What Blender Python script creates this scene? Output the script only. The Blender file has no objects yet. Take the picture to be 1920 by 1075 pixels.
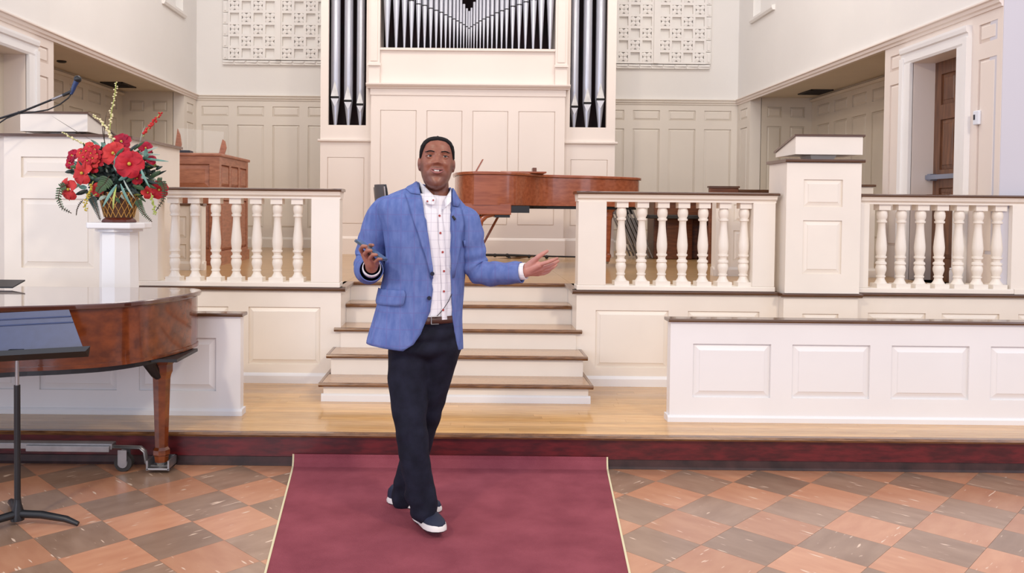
import bpy, math, random
import numpy as np
from mathutils import Vector, Matrix, noise as mnoise

# ------------------------------------------------------------------ camera, world, lights, exposure
SC = bpy.context.scene
COL = SC.collection
FPX, PCX, PCY, CAMH = 1536.0, 867.0, 428.0, 1.51
_p, _r = math.radians(1.37), math.radians(0.56)
_fw = Vector((0, math.cos(_p), -math.sin(_p))); _rt = Vector((1, 0, 0)); _dn = _fw.cross(_rt)
CR = math.cos(_r) * _rt - math.sin(_r) * _dn
CD = math.sin(_r) * _rt + math.cos(_r) * _dn
cam_d = bpy.data.cameras.new('camera'); cam = bpy.data.objects.new('camera', cam_d); COL.objects.link(cam)
cam_d.sensor_fit = 'HORIZONTAL'; cam_d.sensor_width = 36.0; cam_d.lens = 36.0 * FPX / 1920.0
cam_d.shift_x = (960 - PCX) / 1920.0; cam_d.shift_y = -(537.5 - PCY) / 1920.0
cam_d.clip_start = 0.05; cam_d.clip_end = 100
m = Matrix.Identity(4)
for i in range(3):
    m[i][0] = CR[i]; m[i][1] = -CD[i]; m[i][2] = -_fw[i]
m[0][3], m[1][3], m[2][3] = 0, 0, CAMH
cam.matrix_world = m
SC.camera = cam

world = bpy.data.worlds.new('world'); SC.world = world; world.use_nodes = True
wb = world.node_tree.nodes['Background']
wb.inputs[0].default_value = (0.88, 0.89, 1.04, 1); wb.inputs[1].default_value = 0.84
SC.view_settings.view_transform = 'Standard'; SC.view_settings.look = 'None'
SC.view_settings.gamma = 1.0; SC.view_settings.use_curve_mapping = False
SC.view_settings.exposure = 0.0

def area(name, loc, target, size, power, col=(1, 1, 1), sy=None):
    l = bpy.data.lights.new(name, 'AREA'); l.energy = power; l.color = col; l.size = size
    if sy: l.shape = 'RECTANGLE'; l.size_y = sy
    o = bpy.data.objects.new(name, l); COL.objects.link(o); o.location = loc
    o.rotation_euler = (Vector(target) - Vector(loc)).to_track_quat('-Z', 'Y').to_euler()
    return o
area('nave_lamp', (-3.0, -1.4, 5.4), (0.3, 6.3, 1.0), 0.5, 165, (1.0, 0.87, 0.68))
area('nave_lamp', (3.6, -0.8, 5.6), (0.3, 6.0, 0.8), 0.6, 170, (1.0, 0.87, 0.70))
area('chancel_lamp', (-1.9, 8.0, 6.5), (-1.6, 8.8, 1.0), 1.6, 92, (1.0, 0.91, 0.79))
area('chancel_lamp', (2.2, 8.0, 6.5), (1.9, 8.8, 1.0), 1.6, 92, (1.0, 0.91, 0.79))
area('nave_window', (-7.5, 1.5, 3.0), (0.0, 5.5, 0.6), 3.0, 130, (0.74, 0.80, 1.0), 3.4)
area('rear_fill', (-2.5, -6.5, 1.9), (-1.0, 5.5, 0.6), 5.0, 210, (0.74, 0.80, 1.0), 2.8)  # fill light added behind the camera to brighten the shaded left choir screen
area('nave_window', (7.5, 1.5, 3.4), (0.0, 6.5, 1.2), 3.0, 60, (0.80, 0.84, 1.0), 3.4)

# ------------------------------------------------------------------ helpers
def ray(px, py):
    a, b = (px - PCX) / FPX, (py - PCY) / FPX
    return Vector([CR[i] * a + CD[i] * b + _fw[i] for i in range(3)])
def at(px, py, Y):                      # measured picture point -> place at depth Y
    d = ray(px, py); t = Y / d.y
    return Vector((d.x * t, Y, CAMH + d.z * t))
def atz(px, py, z):
    d = ray(px, py); t = (z - CAMH) / d.z
    return Vector((d.x * t, d.y * t, z))
def lin(c):
    return tuple(((v / 255) / 12.92 if v / 255 <= 0.04045 else ((v / 255 + 0.055) / 1.055) ** 2.4) for v in c)

MATS = {}
def mat(name, rgb, rough=0.5, metal=0.0, coat=0.0, var=0.0, vscale=8.0, stretch=(1, 1, 1), rgb2=None,
        bump=0.0, bscale=60.0, rnd=0.0, spec=0.5, detail=4.0, trans=0.0, alpha=1.0, emit=0.0, lo=0.35, hi=0.65, coat_rough=0.08):
    mt = bpy.data.materials.new(name); mt.use_nodes = True; MATS[name] = mt
    nt = mt.node_tree; N = nt.nodes; L = nt.links; b = N['Principled BSDF']
    c = lin(rgb); b.inputs['Base Color'].default_value = (*c, 1)
    b.inputs['Roughness'].default_value = rough; b.inputs['Metallic'].default_value = metal
    b.inputs['Coat Weight'].default_value = coat; b.inputs['Coat Roughness'].default_value = coat_rough
    b.inputs['Specular IOR Level'].default_value = spec
    b.inputs['Transmission Weight'].default_value = trans; b.inputs['Alpha'].default_value = alpha
    if emit: b.inputs['Emission Color'].default_value = (*c, 1); b.inputs['Emission Strength'].default_value = emit
    tc = N.new('ShaderNodeTexCoord'); mp = N.new('ShaderNodeMapping'); mp.inputs['Scale'].default_value = stretch
    oi = N.new('ShaderNodeObjectInfo')
    L.new(tc.outputs['Object'], mp.inputs['Vector'])
    off = N.new('ShaderNodeVectorMath'); off.operation = 'MULTIPLY_ADD'
    off.inputs[1].default_value = (17.0, 31.0, 23.0)
    L.new(oi.outputs['Random'], off.inputs[0]); L.new(mp.outputs['Vector'], off.inputs[2])
    if rgb2 is not None or var > 0:
        nz = N.new('ShaderNodeTexNoise'); nz.inputs['Scale'].default_value = vscale; nz.inputs['Detail'].default_value = detail
        L.new(off.outputs[0], nz.inputs['Vector'])
        rp = N.new('ShaderNodeValToRGB'); e = rp.color_ramp.elements
        e[0].position = lo; e[1].position = hi
        c2 = lin(rgb2) if rgb2 is not None else tuple(v * (1 - var) for v in c)
        e[0].color = (*c2, 1); e[1].color = (*c, 1)
        L.new(nz.outputs['Fac'], rp.inputs['Fac']); src = rp.outputs['Color']
    else: src = None
    if rnd > 0:
        hs = N.new('ShaderNodeHueSaturation'); mm = N.new('ShaderNodeMapRange')
        mm.inputs['To Min'].default_value = 1 - rnd; mm.inputs['To Max'].default_value = 1 + rnd
        L.new(oi.outputs['Random'], mm.inputs['Value']); L.new(mm.outputs['Result'], hs.inputs['Value'])
        if src is None: hs.inputs['Color'].default_value = (*c, 1)
        else: L.new(src, hs.inputs['Color'])
        src = hs.outputs['Color']
    if src is not None: L.new(src, b.inputs['Base Color'])
    if bump > 0:
        nb = N.new('ShaderNodeTexNoise'); nb.inputs['Scale'].default_value = bscale; nb.inputs['Detail'].default_value = 3
        L.new(off.outputs[0], nb.inputs['Vector'])
        bp = N.new('ShaderNodeBump'); bp.inputs['Strength'].default_value = bump; bp.inputs['Distance'].default_value = 0.01
        L.new(nb.outputs['Fac'], bp.inputs['Height']); L.new(bp.outputs['Normal'], b.inputs['Normal'])
    return mt

class MB:
    def __init__(s): s.v = []; s.f = []
    def add(s, vs, fs):
        o = len(s.v); s.v += [tuple(v) for v in vs]; s.f += [tuple(o + i for i in f) for f in fs]; return s
    def box(s, x0, x1, y0, y1, z0, z1):
        vs = [(x, y, z) for z in (z0, z1) for y in (y0, y1) for x in (x0, x1)]
        return s.add(vs, [(0, 2, 3, 1), (4, 5, 7, 6), (0, 1, 5, 4), (2, 6, 7, 3), (0, 4, 6, 2), (1, 3, 7, 5)])
    def prism(s, pts, z0, z1):
        n = len(pts)
        a = sum(pts[i][0] * pts[(i + 1) % n][1] - pts[(i + 1) % n][0] * pts[i][1] for i in range(n))
        if a < 0: pts = pts[::-1]
        vs = [(x, y, z0) for x, y in pts] + [(x, y, z1) for x, y in pts]
        return s.add(vs, [tuple(range(n - 1, -1, -1)), tuple(range(n, 2 * n))] + [(i, (i + 1) % n, n + (i + 1) % n, n + i) for i in range(n)])
    def extx(s, prof, x0, x1):          # profile (y,z) run along x
        n = len(prof)
        vs = [(x0, y, z) for y, z in prof] + [(x1, y, z) for y, z in prof]
        return s.add(vs, [tuple(range(n)), tuple(range(2 * n - 1, n - 1, -1))] + [(i, n + i, n + (i + 1) % n, (i + 1) % n) for i in range(n)])
    def lathe(s, prof, n=16, c=(0, 0, 0), caps=True):
        vs = []; fs = []
        for r, z in prof:
            for k in range(n):
                a = 2 * math.pi * k / n; vs.append((c[0] + r * math.cos(a), c[1] + r * math.sin(a), c[2] + z))
        for i in range(len(prof) - 1):
            for k in range(n):
                fs.append((i * n + k, i * n + (k + 1) % n, (i + 1) * n + (k + 1) % n, (i + 1) * n + k))
        if caps:
            fs.append(tuple(range(n - 1, -1, -1))); o = (len(prof) - 1) * n; fs.append(tuple(range(o, o + n)))
        return s.add(vs, fs)
    def tube(s, path, rad, n=10, caps=True, flat=1.0, up=None):
        P = [Vector(p) for p in path]; m_ = len(P)
        if not hasattr(rad, '__len__'): rad = [rad] * m_
        vs = []; fs = []; pn = None
        for i in range(m_):
            t = (P[min(i + 1, m_ - 1)] - P[max(i - 1, 0)]).normalized()
            if pn is None:
                u = Vector(up) if up else (Vector((0, 0, 1)) if abs(t.z) < 0.9 else Vector((1, 0, 0)))
                nrm = (u - t * u.dot(t)).normalized()
            else: nrm = (pn - t * pn.dot(t)).normalized()
            pn = nrm; bi = t.cross(nrm)
            for k in range(n):
                a = 2 * math.pi * k / n
                vs.append(P[i] + (nrm * math.cos(a) * flat + bi * math.sin(a)) * rad[i])
        for i in range(m_ - 1):
            for k in range(n):
                fs.append((i * n + k, i * n + (k + 1) % n, (i + 1) * n + (k + 1) % n, (i + 1) * n + k))
        if caps:
            fs.append(tuple(range(n - 1, -1, -1))); o = (m_ - 1) * n; fs.append(tuple(range(o, o + n)))
        return s.add(vs, fs)
    def sphere(s, c, r, nu=12, nv=8, sc=(1, 1, 1), rot=None):
        vs = [(0, 0, -1)]; fs = []
        for j in range(1, nv):
            p = math.pi * j / nv - math.pi / 2
            for k in range(nu):
                a = 2 * math.pi * k / nu; vs.append((math.cos(p) * math.cos(a), math.cos(p) * math.sin(a), math.sin(p)))
        vs.append((0, 0, 1))
        for k in range(nu): fs.append((0, 1 + (k + 1) % nu, 1 + k))
        for j in range(nv - 2):
            for k in range(nu):
                a = 1 + j * nu + k; b_ = 1 + j * nu + (k + 1) % nu; fs.append((a, b_, b_ + nu, a + nu))
        o = 1 + (nv - 2) * nu; T = len(vs) - 1
        for k in range(nu): fs.append((o + k, o + (k + 1) % nu, T))
        out = []
        for v in vs:
            w = Vector((v[0] * r * sc[0], v[1] * r * sc[1], v[2] * r * sc[2]))
            if rot is not None: w = rot @ w
            out.append(w + Vector(c))
        return s.add(out, fs)
    def capsule(s, p, q, rp, rq, n=14):
        p, q = Vector(p), Vector(q)
        s.sphere(p, rp, n, 8); s.sphere(q, rq, n, 8); return s.tube([p, q], [rp, rq], n)
    def grid(s, rows, closed=False):
        nr, nc = len(rows), len(rows[0]); vs = [v for r_ in rows for v in r_]; fs = []
        for i in range(nr - 1):
            for k in range(nc if closed else nc - 1):
                k2 = (k + 1) % nc; fs.append((i * nc + k, i * nc + k2, (i + 1) * nc + k2, (i + 1) * nc + k))
        return s.add(vs, fs)
    def mesh(s, name, material, smooth=None):
        me = bpy.data.meshes.new(name); me.from_pydata(s.v, [], s.f); me.update()
        if smooth is not None:
            me.polygons.foreach_set('use_smooth', [True] * len(me.polygons))
            if smooth < 180: me.set_sharp_from_angle(angle=math.radians(smooth))
        if material is not None: me.materials.append(material if not isinstance(material, str) else MATS[material])
        return me
    def build(s, name, material, parent=None, smooth=None, loc=None, rz=0, bevel=0.0):
        return link(name, s.mesh(name, material, smooth), parent, loc, rz, bevel)

def link(name, me, parent=None, loc=None, rz=0, bevel=0.0):
    o = bpy.data.objects.new(name, me); COL.objects.link(o)
    if loc is not None: o.location = loc
    if rz: o.rotation_euler = (0, 0, rz)
    if parent is not None: o.parent = parent
    if bevel > 0:
        bm = o.modifiers.new('bevel', 'BEVEL'); bm.width = bevel; bm.segments = 2; bm.limit_method = 'ANGLE'; bm.angle_limit = math.radians(40)
    return o
def tag(o, label, cat, group=None, kind=None):
    if label: o['label'] = label
    if cat: o['category'] = cat
    if group: o['group'] = group
    if kind: o['kind'] = kind
    return o
def thing(name, loc, label, cat, group=None, rz=0):
    o = bpy.data.objects.new(name, None); COL.objects.link(o); o.location = loc; o.rotation_euler = (0, 0, rz)
    o.empty_display_size = 0.1
    return tag(o, label, cat, group)
def struct(o): o['kind'] = 'structure'; return o

PANELS = {}
def panel_mesh(w, h, material, depth=0.014, bev=0.035, proud=0.0):
    k = (round(w, 3), round(h, 3), material, depth, bev, proud)
    if k not in PANELS:
        mb = MB(); b2 = min(bev, w * 0.3, h * 0.3)
        o = [(0, depth, 0), (w, depth, 0), (w, depth, h), (0, depth, h)]
        i = [(b2, -proud, b2), (w - b2, -proud, b2), (w - b2, -proud, h - b2), (b2, -proud, h - b2)]
        j = [(b2 - 0.003, 0.004 - proud, b2 - 0.003), (w - b2 + 0.003, 0.004 - proud, b2 - 0.003), (w - b2 + 0.003, 0.004 - proud, h - b2 + 0.003), (b2 - 0.003, 0.004 - proud, h - b2 + 0.003)]
        mb.add(o + j + i, [(0, 1, 5, 4), (1, 2, 6, 5), (2, 3, 7, 6), (3, 0, 4, 7), (4, 5, 9, 8), (5, 6, 10, 9), (6, 7, 11, 10), (7, 4, 8, 11), (8, 9, 10, 11)])
        PANELS[k] = mb.mesh('panel', material)
    return PANELS[k]
def frame(name, W, H, rects, material, loc=(0, 0, 0), rz=0, parent=None, thick=0.0, depth=0.014, bev=0.035, pmat=None, pname='panel', holes=(), proud=0.0):
    """A front face (local x right, z up, facing -y) with a recess for every panel, the panels as children."""
    mb = MB(); allr = [tuple(r) for r in rects] + [tuple(h) for h in holes]
    xs = sorted({0.0, W, *[r[0] for r in allr], *[r[1] for r in allr]}); zs = sorted({0.0, H, *[r[2] for r in allr], *[r[3] for r in allr]})
    for i in range(len(xs) - 1):
        for j in range(len(zs) - 1):
            cx, cz = (xs[i] + xs[i + 1]) / 2, (zs[j] + zs[j + 1]) / 2
            if any(r[0] < cx < r[1] and r[2] < cz < r[3] for r in allr): continue
            mb.add([(xs[i], 0, zs[j]), (xs[i + 1], 0, zs[j]), (xs[i + 1], 0, zs[j + 1]), (xs[i], 0, zs[j + 1])], [(0, 1, 2, 3)])
    for n_, r in enumerate(allr):
        d = depth if n_ < len(rects) else max(thick, 0.02)
        a = [(r[0], 0, r[2]), (r[1], 0, r[2]), (r[1], 0, r[3]), (r[0], 0, r[3])]; b_ = [(x, d, z) for x, _, z in a]
        mb.add(a + b_, [(0, 4, 5, 1), (1, 5, 6, 2), (2, 6, 7, 3), (3, 7, 4, 0)])
    if thick > 0:
        if not holes:
            mb.add([(0, thick, 0), (W, thick, 0), (W, thick, H), (0, thick, H)], [(3, 2, 1, 0)])
        else:
            for i in range(len(xs) - 1):
                for j in range(len(zs) - 1):
                    cx, cz = (xs[i] + xs[i + 1]) / 2, (zs[j] + zs[j + 1]) / 2
                    if any(r[0] < cx < r[1] and r[2] < cz < r[3] for r in holes): continue
                    mb.add([(xs[i], thick, zs[j]), (xs[i + 1], thick, zs[j]), (xs[i + 1], thick, zs[j + 1]), (xs[i], thick, zs[j + 1])], [(3, 2, 1, 0)])
        mb.add([(0, 0, 0), (W, 0, 0), (W, 0, H), (0, 0, H), (0, thick, 0), (W, thick, 0), (W, thick, H), (0, thick, H)],
               [(0, 4, 5, 1), (1, 5, 6, 2), (2, 6, 7, 3), (3, 7, 4, 0)])
    o = mb.build(name, material, parent, None, loc, rz)
    for r in rects:
        link(pname, panel_mesh(r[1] - r[0], r[3] - r[2], pmat or material, depth, bev, proud), o, (r[0], 0, r[2]))
    return o
def moulding(name, prof, length, material, loc, rz=0, parent=None):
    """profile (out, z) pairs, out = distance in front of the wall; run along local x"""
    return MB().extx([(-a, z) for a, z in prof], 0, length).build(name, material, parent, None, loc, rz)

# ------------------------------------------------------------------ materials
mat('ivory_paint', (240, 231, 218), 0.32, var=0.05, vscale=2.5, spec=0.45)
mat('white_paint', (238, 236, 234), 0.34, var=0.03, vscale=2.5)
mat('organ_paint', (232, 220, 210), 0.45, var=0.04, vscale=1.2)
mat('panel_paint_shaded', (228, 220, 208), 0.5, var=0.05, vscale=1.2)  # same white paint as the podium, its weaker light put into the tone
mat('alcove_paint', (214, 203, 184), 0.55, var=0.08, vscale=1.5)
mat('plaster', (234, 231, 226), 0.8, var=0.04, vscale=1.0, bump=0.08, bscale=25)
mat('nave_plaster_shaded', (206, 203, 209), 0.8, var=0.03, vscale=1.0)  # darker copy of the wall plaster; dimmer light on the nave walls is painted in
mat('grille_plaster', (236, 233, 228), 0.75)
mat('trim_wood', (98, 66, 46), 0.22, var=0.35, vscale=6, stretch=(1.5, 30, 30), coat=0.5)
mat('tread_wood', (190, 150, 108), 0.22, rgb2=(160, 120, 84), vscale=5, stretch=(1.2, 30, 30), coat=0.5)
mat('nosing_wood', (140, 96, 58), 0.24, rgb2=(92, 60, 38), vscale=6, stretch=(2, 20, 20), coat=0.4)
mat('plank_wood', (218, 172, 108), 0.24, rgb2=(192, 142, 82), vscale=4, stretch=(1.2, 22, 22), coat=0.45, rnd=0.14)
mat('platform_wood', (190, 152, 104), 0.3, rgb2=(164, 126, 80), vscale=3, stretch=(1.5, 18, 18), coat=0.3)
mat('riser_red', (104, 26, 30), 0.42, rgb2=(70, 16, 20), vscale=5, stretch=(2, 8, 8), coat=0.1)
mat('base_rubber', (70, 46, 44), 0.5, rgb2=(44, 30, 30), vscale=9)
mat('rug', (152, 80, 90), 0.95, rgb2=(132, 66, 76), vscale=5, bump=0.5, bscale=260, spec=0.1, lo=0.3, hi=0.7)
mat('rug_binding', (226, 216, 176), 0.8)
mat('piano_dark', (128, 62, 24), 0.2, rgb2=(90, 40, 14), vscale=3, stretch=(2.5, 6, 6), coat=0.6, coat_rough=0.04)
mat('piano_lid', (96, 54, 38), 0.1, rgb2=(76, 40, 28), vscale=3, coat=1.0, coat_rough=0.02, spec=0.9)
mat('piano_red', (166, 92, 58), 0.26, rgb2=(144, 74, 44), vscale=3, stretch=(1.5, 12, 12), coat=0.5)
mat('console_wood', (178, 116, 86), 0.38, rgb2=(152, 94, 68), vscale=3, stretch=(3, 3, 14), coat=0.25)
mat('door_wood', (122, 80, 52), 0.3, rgb2=(92, 58, 38), vscale=3, stretch=(12, 12, 1.5), coat=0.3)
mat('pew_wood', (124, 72, 44), 0.35, rgb2=(96, 54, 34), vscale=4, stretch=(1.5, 12, 12), coat=0.2)
mat('black_metal', (24, 25, 28), 0.38, spec=0.5)
mat('stand_blue', (52, 66, 104), 0.42, var=0.12, vscale=30)
mat('mic_blue', (34, 56, 100), 0.4)
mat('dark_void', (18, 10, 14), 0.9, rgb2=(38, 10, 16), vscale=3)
mat('pipe_tin', (190, 192, 202), 0.25, metal=0.45, var=0.06, vscale=2)
mat('pipe_mouth', (20, 18, 20), 0.8)
mat('steel', (172, 170, 170), 0.38, metal=0.9, var=0.2, vscale=12)
mat('bar_metal', (148, 156, 176), 0.4, metal=0.6)
mat('rubber_dark', (44, 40, 38), 0.7)
mat('gold_rod', (104, 74, 46), 0.4, metal=0.4)
mat('grey_vinyl', (92, 96, 104), 0.5)
mat('book_black', (34, 36, 50), 0.5)
mat('clear_acrylic', (236, 236, 230), 0.05, alpha=0.10, spec=0.4)
mat('plastic_white', (226, 230, 238), 0.35)
mat('thermo_dark', (40, 44, 56), 0.3)
# ------------------------------------------------------------------ special materials
def tile_mat(name, rgb, rgb2):
    mt = mat(name, rgb, 0.34, rgb2=rgb2, vscale=7, coat=0.7, rnd=0.14, lo=0.3, hi=0.7, coat_rough=0.26, stretch=(2.2, 0.7, 1))
    nt = mt.node_tree; N = nt.nodes; L = nt.links; b = N['Principled BSDF']
    src = b.inputs['Base Color'].links[0].from_socket
    tc = N.new('ShaderNodeTexCoord'); oi = N.new('ShaderNodeObjectInfo')
    mp = N.new('ShaderNodeMapping'); mp.inputs['Scale'].default_value = (60, 9, 1); L.new(tc.outputs['Object'], mp.inputs['Vector'])
    off = N.new('ShaderNodeVectorMath'); off.operation = 'MULTIPLY_ADD'; off.inputs[1].default_value = (91, 57, 33)
    L.new(oi.outputs['Random'], off.inputs[0]); L.new(mp.outputs['Vector'], off.inputs[2])
    nz = N.new('ShaderNodeTexNoise'); nz.inputs['Scale'].default_value = 1.0; nz.inputs['Detail'].default_value = 1
    L.new(off.outputs[0], nz.inputs['Vector'])
    rp = N.new('ShaderNodeValToRGB'); rp.color_ramp.elements[0].position = 0.70; rp.color_ramp.elements[1].position = 0.76
    L.new(nz.outputs['Fac'], rp.inputs['Fac'])
    mx = N.new('ShaderNodeMix'); mx.data_type = 'RGBA'; mx.inputs[7].default_value = (*lin((226, 198, 174)), 1)
    L.new(rp.outputs['Color'], mx.inputs[0]); L.new(src, mx.inputs[6]); L.new(mx.outputs[2], b.inputs['Base Color'])
tile_mat('tile_terracotta', (196, 142, 108), (182, 124, 92))
tile_mat('tile_brown', (158, 128, 106), (138, 108, 87))
def floor_slab_mat():
    mt = mat('floor_far', (120, 88, 72), 0.35); nt = mt.node_tree; N = nt.nodes; L = nt.links; b = N['Principled BSDF']
    tc = N.new('ShaderNodeTexCoord'); mp = N.new('ShaderNodeMapping'); mp.inputs['Rotation'].default_value = (0, 0, math.radians(45))
    ck = N.new('ShaderNodeTexChecker'); ck.inputs['Scale'].default_value = 1 / 0.3048
    ck.inputs['Color1'].default_value = (*lin((180, 108, 76)), 1); ck.inputs['Color2'].default_value = (*lin((118, 88, 72)), 1)
    L.new(tc.outputs['Object'], mp.inputs['Vector']); L.new(mp.outputs['Vector'], ck.inputs['Vector']); L.new(ck.outputs['Color'], b.inputs['Base Color'])
floor_slab_mat()

# ------------------------------------------------------------------ floor of checker tiles
fl = struct(MB().box(-9, 9, -4, 6.1, -0.12, -0.006).build('floor', 'floor_far'))
TS = 0.3048
A0 = atz(1374.9, 904.5, 0); s2 = TS / math.sqrt(2)
EI = Vector((-s2, -s2, 0)); EJ = Vector((s2, -s2, 0))
tm = [MB().box(-TS / 2 + .0006, TS / 2 - .0006, -TS / 2 + .0006, TS / 2 - .0006, -0.006, 0).mesh('tile', k) for k in ('tile_terracotta', 'tile_brown')]
random.seed(4)
for i in range(-22, 23):
    for j in range(-22, 23):
        c = A0 + EI * (i + .5) + EJ * (j + .5)
        if -3.3 < c.x < 4.2 and 1.75 < c.y < 4.86:
            t = link('tile', tm[(i + j) % 2], fl, (c.x, c.y, 0), math.radians(45 + 90 * random.randint(0, 3)))

# ------------------------------------------------------------------ stage: lower deck of boards, riser, platform
ZD, ZP, YB, YW = 0.195, 0.912, 4.76, 6.09
XA, XB = -0.90, 0.856
deck = struct(MB().box(-5.5, 6.5, YB, YW + 0.6, 0.0, ZD - 0.02).build('stage_floor', 'nosing_wood'))
pl = {w: MB().box(0, w - 0.0008, 0, 0.0564, ZD - 0.02, ZD).mesh('plank', 'plank_wood') for w in (1.1, 1.5, 1.9, 2.3)}
random.seed(11)
y = YB + 0.008; r_ = 0
while y < YW - 0.01:
    x = -5.4 + random.random() * 1.0
    while x < 5.6:
        w = random.choice((1.1, 1.5, 1.9, 2.3))
        if x + w > -3.5 and x < 4.6: link('plank', pl[w], deck, (x, y, 0))
        x += w
    y += 0.0572
struct(MB().extx([(YB - 0.03, ZD - 0.024), (YB - 0.038, ZD - 0.012), (YB - 0.03, ZD), (YB + 0.008, ZD + 0.0006), (YB + 0.008, ZD - 0.024)], -5.5, 6.5).build('trim_1', 'nosing_wood'))
struct(MB().box(-5.5, 6.5, YB - 0.006, YB + 0.01, 0.0, ZD - 0.022).build('stage_riser', 'riser_red'))
struct(MB().extx([(YB - 0.006, 0.052), (YB - 0.012, 0.05), (YB - 0.013, 0.012), (YB - 0.024, 0.001), (YB - 0.006, 0.001)], -5.5, 6.5).build('baseboard_stage', 'base_rubber'))

def poly_floor():
    mb = MB()
    mb.box(-5.2, XA - .025, YW + .025, 12.1, ZP - .02, ZP); mb.box(XB + .025, 5.2, YW + .025, 12.1, ZP - .02, ZP); mb.box(XA - .024, XB + .024, 6.63, 12.1, ZP - .02, ZP - .0002)
    return struct(mb.build('platform_floor', 'platform_wood'))
poly_floor()

def podium(name, x0, x1, rects, Y=YW, thick=0.02):
    return struct(frame(name, x1 - x0, ZP - .022 - ZD, [(a - x0, b - x0, c - ZD, d - ZD) for a, b, c, d in rects], MATS['ivory_paint'], (x0, Y, ZD), thick=thick))
PZ0, PZ1 = 0.335, 0.762
podium('podium_wall', -5.0, XA, [(-1.588, -1.053, PZ0, PZ1), (-2.28, -1.74, PZ0, PZ1), (-4.2, -3.5, PZ0, PZ1)])
podium('podium_wall', XB, 5.4, [(1.0, 1.543, PZ0, PZ1), (1.688, 2.22, PZ0, PZ1), (3.03, 3.46, PZ0, PZ1), (3.58, 4.01, PZ0, PZ1), (4.15, 4.65, PZ0, PZ1)])
struct(frame('podium_wall', 0.545, ZP - .022 - ZD, [(0.14, 0.405, PZ0 - ZD, PZ1 - ZD)], MATS['ivory_paint'], (2.363, 6.0, ZD), thick=0.088))
for xx, rz, w in ((XA - .001, math.radians(90), 0.52), (XB + .001, math.radians(-90), 0.52)):      # cheeks of the stair recess
    l = (xx, YW + .021, ZD) if rz > 0 else (xx, YW + .021 + w, ZD)
    struct(frame('podium_wall', w, ZP - .022 - ZD, [], MATS['ivory_paint'], l, rz, thick=0.02))
# white base moulding and brown edge trim
for a, b in ((-5.0, XA), (XB, 2.363), (2.908, 5.4)):
    struct(moulding('baseboard_stage', [(0, 0), (0.018, 0), (0.018, 0.055), (0.010, 0.068), (0.004, 0.075), (0, 0.075)], b - a, MATS['white_paint'], (a, YW, ZD)))
TP = [(0, -0.024), (0.018, -0.03), (0.03, -0.022), (0.036, -0.011), (0.03, 0.0), (-0.05, 0.0), (-0.05, -0.024)]
for n_, (a, b, Y) in enumerate(((-5.0, XA + .036, YW), (XB - .036, 2.363, YW), (2.908, 5.4, YW), (2.34, 2.93, 6.0))):
    struct(moulding('trim_2', TP, b - a, MATS['trim_wood'], (a, Y, ZP)))
struct(moulding('trim_2', TP, 0.53, MATS['trim_wood'], (XA, YW, ZP), math.radians(90)))
struct(moulding('trim_2', TP, 0.53, MATS['trim_wood'], (XB, YW + .53, ZP), math.radians(-90)))
struct(MB().box(2.364, 2.907, 6.052, YW + .024, ZP - .02, ZP).build('platform_floor', 'platform_wood'))

# ------------------------------------------------------------------ stairs
st = thing('stairs', (0, 5.5, ZD), 'short white staircase with wooden treads rising to the platform behind the speaker', 'stairs')
TR = [(0.322, 5.50, -0.962, 0.895), (0.468, 5.77, -0.955, 0.897), (0.615, 6.05, -0.945, 0.895), (0.762, 6.34, -0.899, 0.855), (0.912, 6.585, -0.899, 0.855)]
zprev = ZD
for k, (z, Y, a, b) in enumerate(TR):
    yb = TR[k + 1][1] + .03 if k < 4 else Y + .06
    o = (0, -5.5, -ZD)
    t = MB().box(a + (.02 if k < 2 else .0005), b - (.02 if k < 2 else .0005), Y + .012, yb, z - .028, z).build('tread', 'tread_wood', st, None, o)
    MB().extx([(Y, z - .02), (Y - .004, z - .012), (Y, z - .002), (Y + .014, z + .0006), (Y + .03, z + .0006), (Y + .03, z - .028), (Y + .01, z - .028)], a, b).build('nosing', 'nosing_wood', t)
    yend = min(6.6, yb + .2)
    ra, rb = (a + .03, b - .03) if k < 2 else (XA + .001, XB - .001)
    MB().box(ra, rb, Y + .03, Y + .045, zprev, z - .028).build('riser', 'ivory_paint', st, None, o)
    if k < 2:
        for sx in (a + .03, b - .045): MB().box(sx, sx + .015, Y + .045, YW - .001, zprev, z - .028).build('stringer', 'ivory_paint', st, None, o)
        for sx in ((a, a + .022), (b - .022, b)): MB().box(sx[0], sx[1], Y + .012, YW - .001, z - .024, z).build('side_nosing', 'nosing_wood', t)
    if k == 0:
        MB().extx([(Y + .03, ZD), (Y + .016, ZD), (Y + .016, ZD + .04), (Y + .024, ZD + .05), (Y + .03, ZD + .052)], a + .016, b - .016).build('base_moulding', 'white_paint', st, None, o)
    zprev = z

# ------------------------------------------------------------------ chancel walls
YF = 12.0; XL, XR = -3.9, 4.0; ZC = 3.13
SH, TL = (2.825, 2.972), (1.20, 2.702)       # heights of the short upper and the tall wall panels
def rows(pairs, z0): return [(a, b, c - z0, d - z0) for a, b in pairs for c, d in (SH, TL)]
PPm = MATS['panel_paint_shaded']
wpairs = [(-3.825 + k * 0.518, -3.825 + k * 0.518 + 0.392) for k in range(8)]
wb_ = []
x = 3.91
for k in range(8): wb_.append((x - 0.392, x)); x -= 0.5215
allp = [p for p in wpairs if p[1] < -1.2] + [p for p in wb_ if p[0] > 1.3]
wall_back = struct(frame('wall_back', XR - XL, ZC - ZP, rows([(a - XL, b - XL) for a, b in allp], ZP), PPm, (XL, YF, ZP), thick=0.15, depth=0.018, bev=0.03))
struct(MB().box(XL, XR, YF, YF + .15, ZC, 7.0).build('wall_back_upper', 'plaster'))
BB = [(0, 0), (0.02, 0), (0.02, 0.12), (0.012, 0.14), (0, 0.15)]
struct(moulding('baseboard_back', BB, XR - XL, PPm, (XL, YF, ZP)))
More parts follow.
